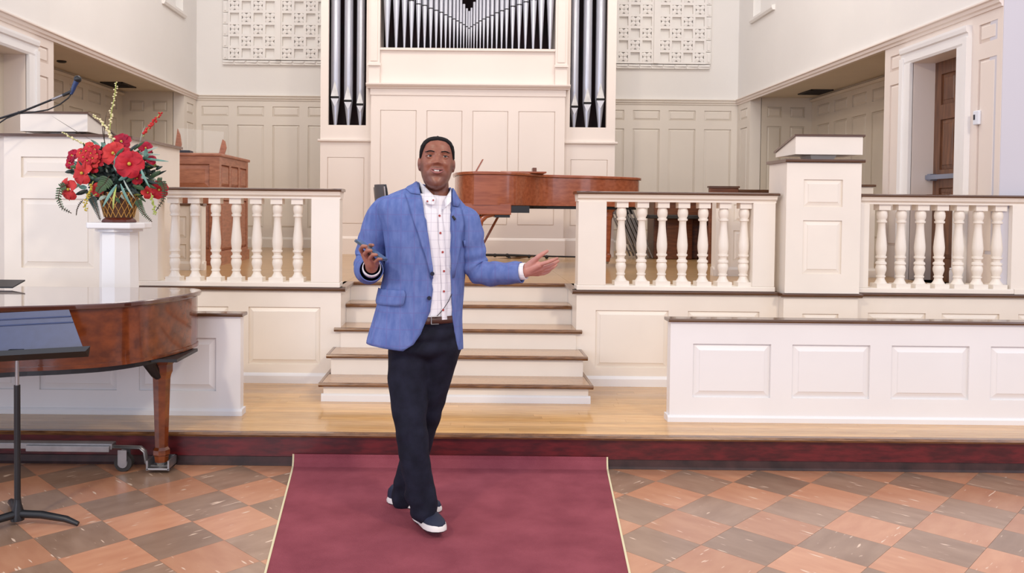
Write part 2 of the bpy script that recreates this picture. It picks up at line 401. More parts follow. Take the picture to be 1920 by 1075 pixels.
CO = [(0, -0.075), (0.012, -0.075), (0.016, -0.055), (0.030, -0.045), (0.034, -0.02), (0.05, -0.012), (0.05, 0.0), (0, 0.006)]
struct(moulding('trim_3', CO, XR - XL, PPm, (XL, YF, ZC)))
AL0, AL1, WE, AD = 7.82, 11.47, 6.12, 0.86     # alcove from, to; wall end; alcove depth
def side(s):
    """s=-1 left, +1 right"""
    X = XL if s < 0 else XR; nm = 'left' if s < 0 else 'right'
    rz = math.radians(90) if s < 0 else math.radians(-90)
    def L(Y, z): return (X, Y, z)
    def place(name, y0, y1, z0, z1, rects, mm, thick=0.12, holes=(), xo=0.0, **kw):
        W = y1 - y0
        cv = (lambda a, b: (a - y0, b - y0)) if s < 0 else (lambda a, b: (y1 - b, y1 - a))
        rr = [(*cv(a, b), c - z0, d - z0) for a, b, c, d in rects]; hh = [(*cv(a, b), c - z0, d - z0) for a, b, c, d in holes]
        loc = (X + s * xo, y0 if s < 0 else y1, z0)
        return struct(frame(name, W, z1 - z0, rr, mm, loc, rz, thick=thick, holes=hh, depth=0.016, bev=0.028, **kw))
    def mould(name, prof, y0, y1, z, mm, xo=0.0, parent=None):
        return struct(moulding(name, prof, y1 - y0, mm, (X + s * xo, y0 if s < 0 else y1, z), rz))
    pr = lambda a, b: [(a, b, *SH), (a, b, *TL)]
    # pier by the back wall, door section, upper wall
    place('wall_' + nm, AL1, YF, ZP, ZC, pr(AL1 + .12, YF - .13), PPm, thick=0.15)
    DO = (6.64, 7.33, ZP, 2.845)
    place('wall_' + nm, WE, AL0, ZP, ZC, pr(7.54, 7.72) + pr(6.18, 6.40), MATS['organ_paint'], thick=0.2, holes=[DO])
    place('wall_' + nm + '_upper', WE, YF, ZC, 7.0, [], MATS['plaster'], thick=0.15, holes=[(10.66, 11.42, 4.18, 5.9)])
    struct(MB().box(min(X + s * .01, X - s * .03), max(X + s * .01, X - s * .03), WE + .01, 7.69, ZC + .007, 7.0).build('trim_4', 'plaster'))
    mould('trim_3', CO, WE, YF, ZC, MATS['organ_paint'])
    # blind window and its apron
    w = struct(MB().box(min(X, X + s * .02) + s * .1, max(X, X + s * .02) + s * .1, 10.6, 11.5, 4.1, 6.0).build('window_' + ('1' if s < 0 else '2'), 'plaster'))
    mould('trim_5', [(0, 0), (0.03, 0), (0.045, 0.03), (0.045, 0.06), (0, 0.066)], 10.62, 11.46, 4.115, MATS['plaster'])
    # door casing
    CP = [(0, 0), (0.02, 0.0), (0.03, 0.02), (0.03, 0.09), (0.045, 0.10), (0.05, 0.13), (0.05, 0.15), (0, 0.15)]
    mould('trim_6', CP, 6.64 - .15, 7.33 + .15, 2.845, MATS['white_paint'])
    for yy0, yy1 in ((7.33, 7.48), (6.49, 6.64)):
        mb = MB(); mb.box(min(X + s * .004, X - s * .03), max(X + s * .004, X - s * .03), yy0, yy1, ZP, 2.845)
        mb.box(min(X + s * .003, X - s * .045), max(X + s * .003, X - s * .045), (yy1 - .05) if yy0 > 7 else yy0 - .003, yy1 + .003 if yy0 > 7 else yy0 + .05, ZP, 2.9)
        struct(mb.build('trim_6', 'white_paint'))
    # alcove: end walls, outer wall, ceiling
    XO = X + s * AD
    ex0 = min(X, XO); W = AD
    rr = [(.10, .30), (.42, .62)]
    if s > 0: rr = [(W - b, W - a) for a, b in rr]
    rr2 = rr if s < 0 else [(a - .16, b - .16) for a, b in rr]
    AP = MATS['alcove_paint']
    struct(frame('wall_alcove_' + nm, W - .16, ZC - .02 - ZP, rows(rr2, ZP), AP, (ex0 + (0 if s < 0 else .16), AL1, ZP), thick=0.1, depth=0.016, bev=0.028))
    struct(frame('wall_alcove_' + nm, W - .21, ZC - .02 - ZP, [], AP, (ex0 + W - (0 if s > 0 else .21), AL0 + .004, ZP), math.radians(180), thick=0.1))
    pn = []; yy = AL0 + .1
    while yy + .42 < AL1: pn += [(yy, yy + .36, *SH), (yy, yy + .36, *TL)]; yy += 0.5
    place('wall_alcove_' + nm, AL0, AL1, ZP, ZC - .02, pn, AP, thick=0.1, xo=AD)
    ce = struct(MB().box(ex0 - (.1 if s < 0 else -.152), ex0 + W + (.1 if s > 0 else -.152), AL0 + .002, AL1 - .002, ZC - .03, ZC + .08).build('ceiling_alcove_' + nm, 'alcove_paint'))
    struct(MB().box(min(X + s * .002, X + s * .1505), max(X + s * .002, X + s * .1505), AL0 + .002, AL1 - .002, ZC - .031, ZC - .002).build('ceiling_alcove_' + nm, 'panel_paint_shaded'))
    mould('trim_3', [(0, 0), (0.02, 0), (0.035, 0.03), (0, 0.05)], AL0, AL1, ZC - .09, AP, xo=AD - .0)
    # nave wall beyond the chancel arch
    struct(MB().box(X + .003 if s > 0 else -9, 9 if s > 0 else X - .003, WE - .004, WE + .15, ZD, 7.0).build('wall_nave_' + nm, 'nave_plaster_shaded'))
side(-1); side(1)
for s, (vx0, vx1, vy0, vy1) in ((-1, (-4.69, -4.40, 10.6, 11.05)), (1, (4.50, 4.79, 10.65, 11.08))):
    v = thing('ceiling_vent', ((vx0 + vx1) / 2, (vy0 + vy1) / 2, ZC - .03), 'dark square louvred vent in the ceiling of the ' + ('left alcove above the flowers' if s < 0 else 'right alcove above the small pulpit'), 'vent')
    w, d = (vx1 - vx0) / 2, (vy1 - vy0) / 2
    MB().box(-w, w, -d, d, -.004, 0).build('backing', 'black_metal', v)
    f_ = MB()
    for a in ((-w, w, -d, -d + .02), (-w, w, d - .02, d), (-w, -w + .02, -d, d), (w - .02, w, -d, d)): f_.box(*a, -.014, -.004)
    f_.build('frame', 'rubber_dark', v)
    for k in range(7):
        yy = -d + .04 + k * (2 * d - .08) / 6
        MB().box(-w + .02, w - .02, yy - .012, yy + .012, -.010, -.005).build('slat', 'rubber_dark', v)
for x_, y_, lb in ((-4.45, 9.1, 'small round recessed lamp in the left alcove ceiling'), (4.35, 8.05, 'small dark recessed lamp in the right alcove ceiling beside the door wall')):
    tag(MB().lathe([(0.05, 0), (0.05, -.012), (0.035, -.02)], 16, (0, 0, 0)).build('recessed_lamp', 'rubber_dark', None, 40, (x_, y_, ZC - .03)), lb, 'lamp')

# right door leaf with two raised panels and a push bar
dr = thing('door_1', (XR + .2, 6.985, ZP), None, None); dr['kind'] = 'structure'
frame('door_leaf', 0.72, 1.95, [(.11, .33, 1.55, 1.82), (.39, .61, 1.55, 1.82), (.11, .33, .98, 1.42), (.39, .61, .98, 1.42), (.11, .33, .2, .82), (.39, .61, .2, .82)], MATS['door_wood'], (-.0, .36, 0), math.radians(-90), dr, thick=0.045, depth=0.014, bev=0.04)
MB().box(-.075, -.03, -.335, .335, .895, .935).build('push_bar', 'bar_metal', dr)
for yy in (-.33, .28): MB().box(-.06, 0, yy, yy + .05, .885, .945).build('bar_bracket', 'bar_metal', dr)
struct(MB().box(XR + .25, XR + .27, 6.5, 7.5, ZP, 3.0).build('door_1_jamb', 'door_wood'))
d2 = struct(MB().box(XL - .28, XL - .2, 6.5, 7.5, ZP, 3.0).build('door_2', 'alcove_paint'))
th = thing('thermostat', (XR, 6.385, 2.255), 'small white thermostat with dark display on the right wall by the door', 'thermostat')
MB().box(-.022, 0, -.035, .035, -.055, .055).build('housing', 'plastic_white', th, None, None, 0, .006)
MB().box(-.024, -.021, .005, .026, -.015, .025).build('display', 'thermo_dark', th)

# ------------------------------------------------------------------ pierced plaster grilles
def cross_mesh(h):
    mb = MB()
    for a in range(4):
        t = math.radians(45 + 90 * a); c, s_ = math.cos(t), math.sin(t); pts = [(0.004, 0), (h * .45, .030 * h / .066), (h * 1.05, .028 * h / .066), (h * 1.32, 0), (h * 1.05, -.028 * h / .066), (h * .45, -.030 * h / .066)]
        vs = [(x * c - y_ * s_, 0.012, x * s_ + y_ * c) for x, y_ in pts] + [(x * c - y_ * s_, 0.07, x * s_ + y_ * c) for x, y_ in pts] + [(h * .75 * c, -.004, h * .75 * s_)]
        n = 6; fs = [(i, (i + 1) % n, 12) for i in range(n)] + [(i, n + i, n + (i + 1) % n, (i + 1) % n) for i in range(n)]
        mb.add(vs, fs)
    return mb.mesh('rosette', 'grille_plaster', 30)
CRM = cross_mesh(0.066)
def grille(nm, cols, zb, nrow, mull, x_out, lab, sgn):
    g = thing('plaster_grille', (0, YF, zb), lab, 'grille')
    p = 0.1714; hw = 0.066; nr = nrow
    zs = [0.165 + p * k for k in range(nr)]
    xs = sorted(cols)
    mb = MB(); x0, x1 = xs[0] - p / 2 - .008, xs[-1] + p / 2 + .008; z0, z1 = zs[0] - p / 2 - .01, zs[-1] + p / 2
    for i in range(len(xs) + 1):              # vertical and horizontal bars of the lattice
        a = x0 if i == 0 else xs[i - 1] + hw; b = x1 if i == len(xs) else xs[i] - hw
        mb.box(a, b, -.06, 0, z0, z1)
    mb.build('lattice_stile', 'grille_plaster', g)
    mb = MB()
    for k in range(nr + 1):
        a = z0 if k == 0 else zs[k - 1] + hw; b = z1 if k == nr else zs[k] - hw
        for xx in xs: mb.box(xx - hw, xx + hw, -.06, 0, a, b)
    mb.build('lattice_rail', 'grille_plaster', g)
    MB().box(x0, x1, -.012, -.002, z0, z1).build('back_panel', 'grille_plaster', g)
    for i, xx in enumerate(xs):
        idx = i if sgn < 0 else len(xs) - 1 - i
        for k, zz in enumerate(zs):
            ad = idx % 4 if idx < 4 else (idx - 4) % 4
            if (ad + k) % 2 == (0 if sgn < 0 else 0): link('rosette', CRM, g, (xx, -.066, zz))
    mb = MB(); mb.box(mull - .035, mull + .035, -.085, -.055, z0, z1); mb.build('mullion', 'grille_plaster', g)
    # leaf-carved border
    bx0, bx1 = (x_out, x1) if sgn < 0 else (x0, x_out)
    k = 0; xx = bx0
    while xx < bx1 - .02:
        w = min(.17, bx1 - xx); MB().add([(xx, -.03, 0), (xx + w, -.03, 0), (xx + w, -.05, .055), (xx + w * .9, -.075, .03), (xx + w * .1, -.055, .03), (xx, -.05, .055)], [(0, 1, 2, 3, 4, 5)]).box(xx, xx + w - .006, -.045, 0, 0, .06).build('border_leaf', 'grille_plaster', g); xx += w
    ex = (bx0, bx0 + .075) if sgn < 0 else (bx1 - .075, bx1)
    zz = .075
    while zz < z1 - .05:
        MB().box(ex[0], ex[1], -.05, 0, zz, zz + .164).box(ex[0] + .02, ex[1] - .02, -.062, -.05, zz + .02, zz + .144).build('border_leaf', 'grille_plaster', g, None, None, 0, .012); zz += .17
    return g
gl = [-3.333 + .1714 * k for k in range(4)] + [-2.572 + .1725 * k for k in range(4)]
gr = [2.31 - .1714, 2.31, 2.481, 2.651] + [2.912 + .1677 * k for k in range(4)]
grille('l', gl, 3.572, 8, -2.694, -3.507, 'pierced white plaster grille high on the wall left of the organ pipes', -1)
grille('r', gr, 3.572, 8, 2.781, 3.585, 'pierced white plaster grille high on the wall right of the organ pipes', 1)
# ------------------------------------------------------------------ pipe organ
OP = MATS['organ_paint']
org = thing('pipe_organ', (0, 10.35, ZP), 'tall white panelled pipe organ with silver pipes filling the middle of the back wall', 'organ')
YC, YT = 0.0, 0.12                              # local: front of the centre block, front of the towers
def zl(z): return z - ZP
# centre base with tall and low panels
cb = [(-1.049, -.592), (-.465, -.015), (.113, .563), (.691, 1.154)]
cx0, cx1 = -1.165, 1.276
frame('case_base', cx1 - cx0, zl(2.93), [(a - cx0, b - cx0, zl(1.305), zl(2.742)) for a, b in cb], OP, (cx0, YC, 0), 0, org, thick=1.4, depth=0.012, bev=0.012)
moulding('case_base_moulding', [(0, 0), (.02, 0), (.02, .2), (.01, .22), (0, .23)], cx1 - cx0 + .04, OP, (cx0 - .02, YC, 0), 0, org)
MB().box(cx0 - .01, cx1 + .01, YC - .01, 1.4, zl(2.93), zl(3.03)).build('frieze', OP, org)
moulding('cornice', [(0, 0), (.02, 0), (.03, .02), (.05, .025), (.065, .045), (.065, .06), (-.3, .06)], cx1 - cx0 + .12, OP, (cx0 - .06, YC - .01, zl(3.012)), 0, org)
# breast panel, sill and pilasters, pipe opening
MB().box(-1.07, 1.16, .05, 1.4, zl(3.07), zl(3.50)).build('breast_panel', OP, org)
MB().box(-1.075, 1.165, .02, .10, zl(3.50), zl(3.53)).build('sill', OP, org)
for a, b in ((-1.2, -1.06), (1.15, 1.30)):
    MB().box(a, b, .01, 1.4, zl(3.07), zl(6.6)).build('pilaster', OP, org)
    MB().box(a + .025, b - .03, .0, .012, zl(3.36), zl(6.6)).build('pilaster_fillet', OP, org)
    MB().box(a - .012, b + .012, -.012, .012, zl(3.30), zl(3.33)).build('pilaster_cap', OP, org)
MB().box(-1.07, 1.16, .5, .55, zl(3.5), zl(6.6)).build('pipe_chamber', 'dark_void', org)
# towers
for s, (x0, x1, o0, o1) in ((-1, (-1.823, -1.13, -1.726, -1.243)), (1, (1.24, 1.935, 1.354, 1.823))):
    W = x1 - x0
    frame('tower_base', W, zl(2.36), [(.09, W - .13, zl(1.30), zl(2.15))] if s < 0 else [(.13, W - .09, zl(1.30), zl(2.15))], OP, (x0, YT, 0), 0, org, thick=1.2, depth=0.012, bev=0.012)
    moulding('tower_ledge', [(0, 0), (.02, 0), (.03, .012), (.03, .03), (0, .036)], W + .03, OP, (x0 - (.03 if s < 0 else 0), YT, zl(2.345)), 0, org)
    moulding('tower_base_moulding', [(0, 0), (.02, 0), (.02, .2), (.01, .22), (0, .23)], W, OP, (x0, YT, 0), 0, org)
    frame('tower_front', W, zl(6.6) - zl(2.36), [], OP, (x0, YT, zl(2.36)), 0, org, thick=0.06, holes=[(o0 - x0, o1 - x0, .2, 4.3)])
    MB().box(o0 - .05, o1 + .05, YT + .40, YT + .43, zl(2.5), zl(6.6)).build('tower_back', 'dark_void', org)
    for xx in ((x0, x0 + .03), (x1 - .03, x1)): MB().box(*xx, YT + .06, 1.4, zl(2.36), zl(6.6)).build('tower_side', OP, org)
    MB().box(x0, x1, YT + .06, YT + .45, zl(2.36), zl(2.555)).build('tower_shelf', OP, org)
def pipe(x, y, z0, zm, ztop, r, sharp=False):
    """foot cone from z0 to the mouth at zm, body up to ztop"""
    p = MB().lathe([(r * .28, zl(z0)), (r * .30, zl(z0) + .01), (r * .98, zl(zm)), (r, zl(zm) + .01), (r, zl(ztop))], 20, (x, y, 0)).build('pipe', 'pipe_tin', org, 40)
    w = r * .82
    if sharp:
        # flattened lips: triangle above and below a dark slit
        yy = y - r * 1.03
        MB().add([(x - w, yy - .002, zl(zm) + .012), (x + w, yy - .002, zl(zm) + .012), (x, yy - .0005, zl(zm) + r * 3.4)], [(0, 1, 2)]).build('upper_lip', 'steel', p)
        MB().add([(x - w, yy - .002, zl(zm) - .016), (x + w, yy - .002, zl(zm) - .016), (x, yy + r * .30, zl(zm) - r * 2.0)], [(0, 2, 1)]).build('lower_lip', 'plastic_white', p)
        MB().box(x - w, x + w, yy - .004, yy + .05, zl(zm) - .016, zl(zm) + .012).build('mouth', 'pipe_mouth', p)
    else:
        MB().box(x - w, x + w, y - r * 1.04, y - r * .3, zl(zm) - .006, zl(zm) + .006).build('mouth', 'pipe_mouth', p)
    return p
for px, my, r in ((629, 183.4, .062), (653.3, 190, .058), (675.7, 196.7, .052)):
    c = at(px, my, 10.62); pipe(c.x, YT + .15, 2.555, c.z, 6.5, r, True)
for px, my, r in ((1076.5, 200.8, .052), (1100.3, 194.3, .058), (1124.5, 187.4, .062)):
    c = at(px, my, 10.62); pipe(c.x, YT + .15, 2.555, c.z, 6.5, r, True)
pc = [137, 228, 310, 380, 450, 512, 572, 627, 677, 722, 765, 805, 840, 873, 903, 932, 955, 978, 1006, 1035, 1068, 1103, 1142, 1185, 1232, 1282, 1330, 1390, 1455, 1520, 1597, 1675, 1765]
mo = [-70, -40, -15, 12, 45, 60, 88, 108, 127, 152, 172, 193, 212, 230, 248, 268, 285, 268, 250, 232, 212, 193, 175, 157, 132, 112, 95, 68, 52, 25, 4, -25, -60]
tops = {14: 8.0, 15: 16.0, 16: 21.0, 17: 15.0, 18: 4.0}
for k in range(33):
    px = 700 + pc[k] / 5.333; c = at(px, 88, 10.45); cm = at(px, mo[k] / 5.333, 10.45)
    gap = min([abs(pc[k] - pc[j]) for j in (k - 1, k + 1) if 0 <= j < 33]) / 5.333 * 10.45 / FPX
    zt = at(px, tops[k], 10.45).z if k in tops else 4.9 + abs(k - 16) * 0.05
    pipe(c.x, .10, 3.53, cm.z, zt, gap * .46)

# ------------------------------------------------------------------ balustrades
BAL = [(-.0, 0)]
def baluster_mesh():
    k = 0.000745; prof = [(108, 38), (115, 42), (130, 49), (160, 52), (190, 48), (205, 40), (214, 40), (216, 48), (234, 48), (238, 38), (246, 34), (300, 36), (350, 40), (420, 47), (480, 52), (520, 51), (560, 45), (573, 42), (576, 52), (594, 52), (598, 44), (612, 37), (628, 38), (640, 52), (658, 53), (664, 42), (680, 49), (702, 53), (725, 50), (750, 42), (772, 37), (776, 45), (790, 45), (794, 36), (815, 40), (838, 52), (853, 62)]
    ztop = 1.572
    def Zc(y_): return ztop - (y_ - 50) / (895 - 50) * (1.572 - 0.950)
    mb = MB().lathe([(r * k, Zc(y_)) for y_, r in reversed(prof)], 20)
    mb.box(-58 * k, 58 * k, -58 * k, 58 * k, Zc(108), Zc(50)).box(-72 * k, 72 * k, -72 * k, 72 * k, Zc(895), Zc(853))
    return mb.mesh('baluster', 'ivory_paint', 35)
BM = baluster_mesh()
def balustrade(x0, x1, posts, bals, lab):
    b = thing('balustrade', ((x0 + x1) / 2, 6.14, ZP), lab, 'balustrade'); o = (-(x0 + x1) / 2, -6.14, -ZP)
    I = MATS['ivory_paint']
    MB().box(x0, x1, 6.065, 6.215, ZP + .001, .950).build('base_rail', I, b, None, o, 0, .006)
    MB().extx([(6.075, 1.572), (6.075, 1.585), (6.055, 1.598), (6.05, 1.612), (6.04, 1.626), (6.24, 1.626), (6.23, 1.612), (6.205, 1.585), (6.205, 1.572)], x0, x1).build('hand_rail', I, b, None, o)
    MB().extx([(6.035, 1.626), (6.028, 1.634), (6.035, 1.643), (6.06, 1.648), (6.22, 1.648), (6.245, 1.643), (6.252, 1.634), (6.245, 1.626)], x0 - .012, x1 + .012).build('rail_cap', 'trim_wood', b, None, o)
    for a, c in posts: MB().box(a, c, 6.07, 6.21, .950, 1.572).build('post', I, b, None, o, 0, .004)
    for xx in bals: link('baluster', BM, b, (xx + o[0], 0, -ZP))
    return b
balustrade(-2.40, -.905, [(-2.398, -2.258), (-1.122, -.909)], [-2.156 + .154 * k for k in range(7)], 'white balustrade on the platform between the flower pedestal and the stairs')
balustrade(.852, 2.325, [(.859, 1.068), (2.156, 2.32)], [1.191 + .1532 * k for k in range(7)], 'white balustrade between the stairs and the small right pulpit')
b3 = balustrade(2.945, 4.10, [(2.95, 3.017)], [3.143 + .1443 * k for k in range(7)], 'white balustrade between the small right pulpit and the right edge')

o3 = (-(2.945 + 4.10) / 2, -6.14, -ZP)       # the rail runs on against the nave wall
MB().box(4.1, 4.75, 6.066, 6.114, ZP + .001, .950).build('base_rail', 'ivory_paint', b3, None, o3)
MB().extx([(6.075, 1.572), (6.075, 1.585), (6.055, 1.598), (6.05, 1.612), (6.04, 1.626), (6.114, 1.626), (6.114, 1.572)], 4.1, 4.75).build('hand_rail', 'ivory_paint', b3, None, o3)
MB().extx([(6.035, 1.626), (6.028, 1.634), (6.035, 1.643), (6.06, 1.648), (6.114, 1.648), (6.114, 1.626)], 4.112, 4.75).build('rail_cap', 'trim_wood', b3, None, o3)
MB().box(4.075, 4.75, 6.07, 6.113, .950, 1.572).build('post', 'ivory_paint', b3, None, o3)

# ------------------------------------------------------------------ pulpits
I = MATS['ivory_paint']
def desk(parent, x0, x1, y0, y1, zf0, zf1, zb0, zb1):
    """slanted book rest: front (towards the hall) high, back low"""
    MB().extx([(y0, zf0), (y0, zf1), (y1, zb1), (y1, zb0)], x0, x1).build('book_rest', I, parent)
    d = .014
    MB().extx([(y0 - .012, zf1), (y0 - .012, zf1 + d), (y1 + .012, zb1 + d), (y1 + .012, zb1)], x0 - .012, x1 + .012).build('rest_top', 'trim_wood', parent)
    xm = (x0 + x1) / 2; yh = (y0 + y1) / 2
    MB().add([(xm - .10, yh - .1, zf0 + .005), (xm + .10, yh - .1, zf0 + .005), (xm + .10, yh + .1, zf0 + .005), (xm - .10, yh + .1, zf0 + .005),
              (xm - .07, yh - .07, zf0 - .06), (xm + .07, yh - .07, zf0 - .06), (xm + .07, yh + .07, zf0 - .06), (xm - .07, yh + .07, zf0 - .06)], [(0, 1, 5, 4), (1, 2, 6, 5), (2, 3, 7, 6), (3, 0, 4, 7)]).build('rest_bracket', 'panel_paint_shaded', parent)
# small right pulpit
pr_ = thing('pulpit', (2.635, 6.0, ZP), 'small white panelled pulpit with slanted book rest between the two right balustrades', 'pulpit')
MB().box(-.272, .272, .0, .33, 0, .96).build('body', I, pr_)
frame('front_panel_frame', .545, .955, [(.125, .41, .634, .833), (.125, .41, .143, .534)], I, (-.2725, -.018, .002), 0, pr_, thick=.018)
MB().extx([(-.035, .96), (-.04, .97), (-.035, .982), (.35, .982), (.35, .96)], -.29, .29).build('ledge', 'trim_wood', pr_)
desk(pr_, -.19, .305, .04, .42, 1.022, 1.155, 1.022, 1.055)
# large left pulpit
pL = thing('pulpit', (-2.93, 5.95, ZD), 'large white panelled pulpit with slanted book rest behind the flower arrangement', 'pulpit')
out = [(-.39, .0), (.381, .0), (.46, .11), (.46, 1.2), (-.55, 1.2), (-.55, .16)]
MB().prism(out, 0, 2.0 - ZD).build('body', I, pL)
frame('front_panel_frame', .77, 2.0 - ZD, [(.123, .649, 1.51, 1.66), (.123, .649, .856, 1.358), (.123, .649, .15, .70)], I, (-.39, -.016, 0), 0, pL, thick=.016, bev=.045, depth=.016)
MB().prism([(-.41, -.045), (.395, -.045), (.49, .10), (.49, 1.2), (-.58, 1.2), (-.58, .14)], 2.0 - ZD, 2.02 - ZD).build('ledge', 'trim_wood', pL)
desk(pL, -.307, .184, .05, .5, 2.045 - ZD, 2.175 - ZD, 2.045 - ZD, 2.06 - ZD)

# ------------------------------------------------------------------ choir screens on the lower deck
def screen(x0, x1, Y, rects, lab, end):
    s = thing('choir_screen', ((x0 + x1) / 2, Y, ZD), lab, 'screen'); o = -(x0 + x1) / 2
    frame('front', x1 - x0, .625, [(a - x0, b - x0, .152, .488) for a, b in rects], MATS['white_paint'], (x0 + o, 0, 0), 0, s, thick=.075, bev=.042, depth=.018)
    MB().extx([(-.018, .625), (-.024, .634), (-.018, .645), (.09, .645), (.098, .634), (.09, .625)], x0 + o - .018, x1 + o + .018).build('cap', 'trim_wood', s)
    MB().extx([(-.014, .0), (-.014, .028), (-.006, .038), (0, .04), (.08, .04), (.08, 0)], x0 + o - .014, x1 + o + .014).build('base_moulding', 'white_paint', s)
    return s
pw = [(1.444 + .6177 * k, 1.444 + .6177 * k + .485) for k in range(5)]
screen(1.302, 4.65, 5.08, pw, 'long white panelled choir screen with brown cap on the right', 1)
pwl = [(-1.538 - .624 * k - .487, -1.538 - .624 * k) for k in range(5)]
screen(-4.7, -1.385, 5.12, pwl, 'white panelled choir screen in shade behind the front piano', -1)
# choir stalls farther back on the platform
def stall(x0, x1, Y, H, rects, lab):
    s = thing('choir_stall', ((x0 + x1) / 2, Y, ZP), lab, 'stall'); o = -(x0 + x1) / 2
    frame('front', x1 - x0, H, rects, I, (x0 + o, 0, 0), 0, s, thick=.06, bev=.03)
    MB().extx([(-.02, H), (-.025, H + .01), (-.02, H + .022), (.08, H + .022), (.08, H)], x0 + o - .015, x1 + o + .015).build('cap', 'trim_wood', s)
    MB().extx([(-.02, 0), (-.02, .06), (-.008, .08), (.06, .08), (.06, 0)], x0 + o - .02, x1 + o + .02).build('base_moulding', I, s)
    MB().box(x1 + o - .1 if x0 < 0 else x0 + o - .004, x1 + o + .004 if x0 < 0 else x0 + o + .1, -.03, .09, 0.001, H - .001).build('end_post', I, s)
    return s
stall(-3.85, -2.42, 7.62, .60, [(.1, .62, .30, .5), (.72, 1.28, .30, .5), (.1, .62, .1, .24), (.72, 1.28, .1, .24)], 'white panelled choir stall seen through the left balusters')
stall(2.33, 3.8, 7.55, .73, [(.17, .62, .50, .66), (.74, 1.3, .50, .66), (.17, .62, .14, .42), (.74, 1.3, .14, .42)], 'white panelled choir stall seen through the balusters left of the small pulpit')
stall(3.05, 3.88, 7.75, .84, [(.12, .7, .5, .75)], 'white choir stall end with brown cap right of the small pulpit')
# ------------------------------------------------------------------ carpet
rg = thing('carpet_runner', (0, 4.0, 0), 'maroon carpet runner with pale bound edges under the speaker', 'carpet')
def rug_rows(x_l, x_r, dz):
    rows_ = []
    for Y, z, tl in ((1.6, .0005, 0), (3.0, .0005, 0), (4.0, .0005, 0), (4.62, .0005, 0), (4.70, .004, 0), (4.725, .02, 0), (4.738, .045, 0), (4.742, .066, 0)):
        t = (Y - 3.34) / (4.74 - 3.34)
        xl, xr = -.797 - (.972 - .797) * t, .705 + (.857 - .705) * t
        rows_.append([(xl + (xr - xl) * (x_l + (x_r - x_l) * k / 8), Y - 4.0, z + dz) for k in range(9)])
    return rows_
top = rug_rows(0, 1, .004); bot = rug_rows(0, 1, 0)
mb = MB().grid(top); n_ = len(mb.v); mb.grid([r[::-1] for r in bot])
edge_t = [r[0] for r in top]; edge_b = [r[0] for r in bot]; mb.grid([edge_b, edge_t])
edge_t = [r[-1] for r in top]; edge_b = [r[-1] for r in bot]; mb.grid([edge_t, edge_b]); mb.grid([top[-1], bot[-1]])
mb.build('pile', 'rug', rg)
for side_ in (0, 8):
    pts = [Vector(r[side_]) + Vector((0, 0, -.0005)) for r in top]
    MB().tube(pts, .0055, 6).build('binding', 'rug_binding', rg)

# ------------------------------------------------------------------ pedestal and flower arrangement
pd = thing('pedestal', (-2.305, 5.5, ZD), 'slender white octagonal pedestal carrying the flower basket', 'pedestal')
def oct_(r, a0=22.5): return [(r * math.cos(math.radians(a0 + 45 * k)), r * math.sin(math.radians(a0 + 45 * k))) for k in range(8)]
mb = MB(); zs_ = [(0.0, .135), (1.135, .118)]
lo, hi = oct_(.135, 10), oct_(.122, 10)
mb.add([(x, y, 0) for x, y in lo] + [(x, y, 1.14) for x, y in hi], [tuple(range(7, -1, -1)), tuple(range(8, 16))] + [(i, (i + 1) % 8, 8 + (i + 1) % 8, 8 + i) for i in range(8)])
mb.build('column', 'white_paint', pd)
MB().prism([(x * 1.25, y * 1.25) for x, y in oct_(.122, 10)], 1.14, 1.16).build('neck', 'white_paint', pd)
MB().prism([(-.14, -.17), (.14, -.17), (.195, -.06), (.195, .06), (.14, .17), (-.14, .17), (-.195, .06), (-.195, -.06)], 1.16, 1.2).build('top_slab', 'white_paint', pd, None, None, 0, .008)
MB().prism([(x * 1.3, y * 1.3) for x, y in oct_(.135, 10)], 0, .05).build('foot', 'white_paint', pd)

mat('petal_red', (196, 44, 54), 0.6, rgb2=(160, 26, 42), vscale=18, spec=0.25)
mat('petal_crimson', (176, 20, 52), 0.55, rgb2=(128, 14, 46), vscale=18, spec=0.25)
mat('petal_coral', (206, 62, 58), 0.6, rgb2=(176, 40, 44), vscale=18, spec=0.25)
mat('bloom_yellow', (228, 218, 172), 0.6)
mat('bloom_mustard', (196, 170, 62), 0.6)
mat('leaf_green', (62, 92, 48), 0.5, rgb2=(38, 62, 36), vscale=12)
mat('leaf_dark', (42, 62, 54), 0.5, rgb2=(28, 42, 38), vscale=12)
mat('leaf_teal', (120, 164, 150), 0.5, rgb2=(84, 128, 116), vscale=12)
mat('leaf_silver', (160, 174, 160), 0.6)
mat('leaf_lime', (170, 184, 92), 0.55)
mat('stem_brown', (70, 54, 40), 0.7)
mat('basket_brown', (96, 58, 30), 0.5, rgb2=(64, 36, 20), vscale=20)
mat('basket_gold', (190, 142, 74), 0.4, metal=0.3)
mat('basket_base', (88, 34, 22), 0.3, coat=0.4)
FY = 5.5; F0 = Vector((-2.305, FY, 1.396))
fa = thing('flower_arrangement', F0, 'basket of red flowers and trailing ferns standing on the white pedestal', 'flowers')
def fp(px, py, dy=0.0): return at(px, py, FY + dy) - F0
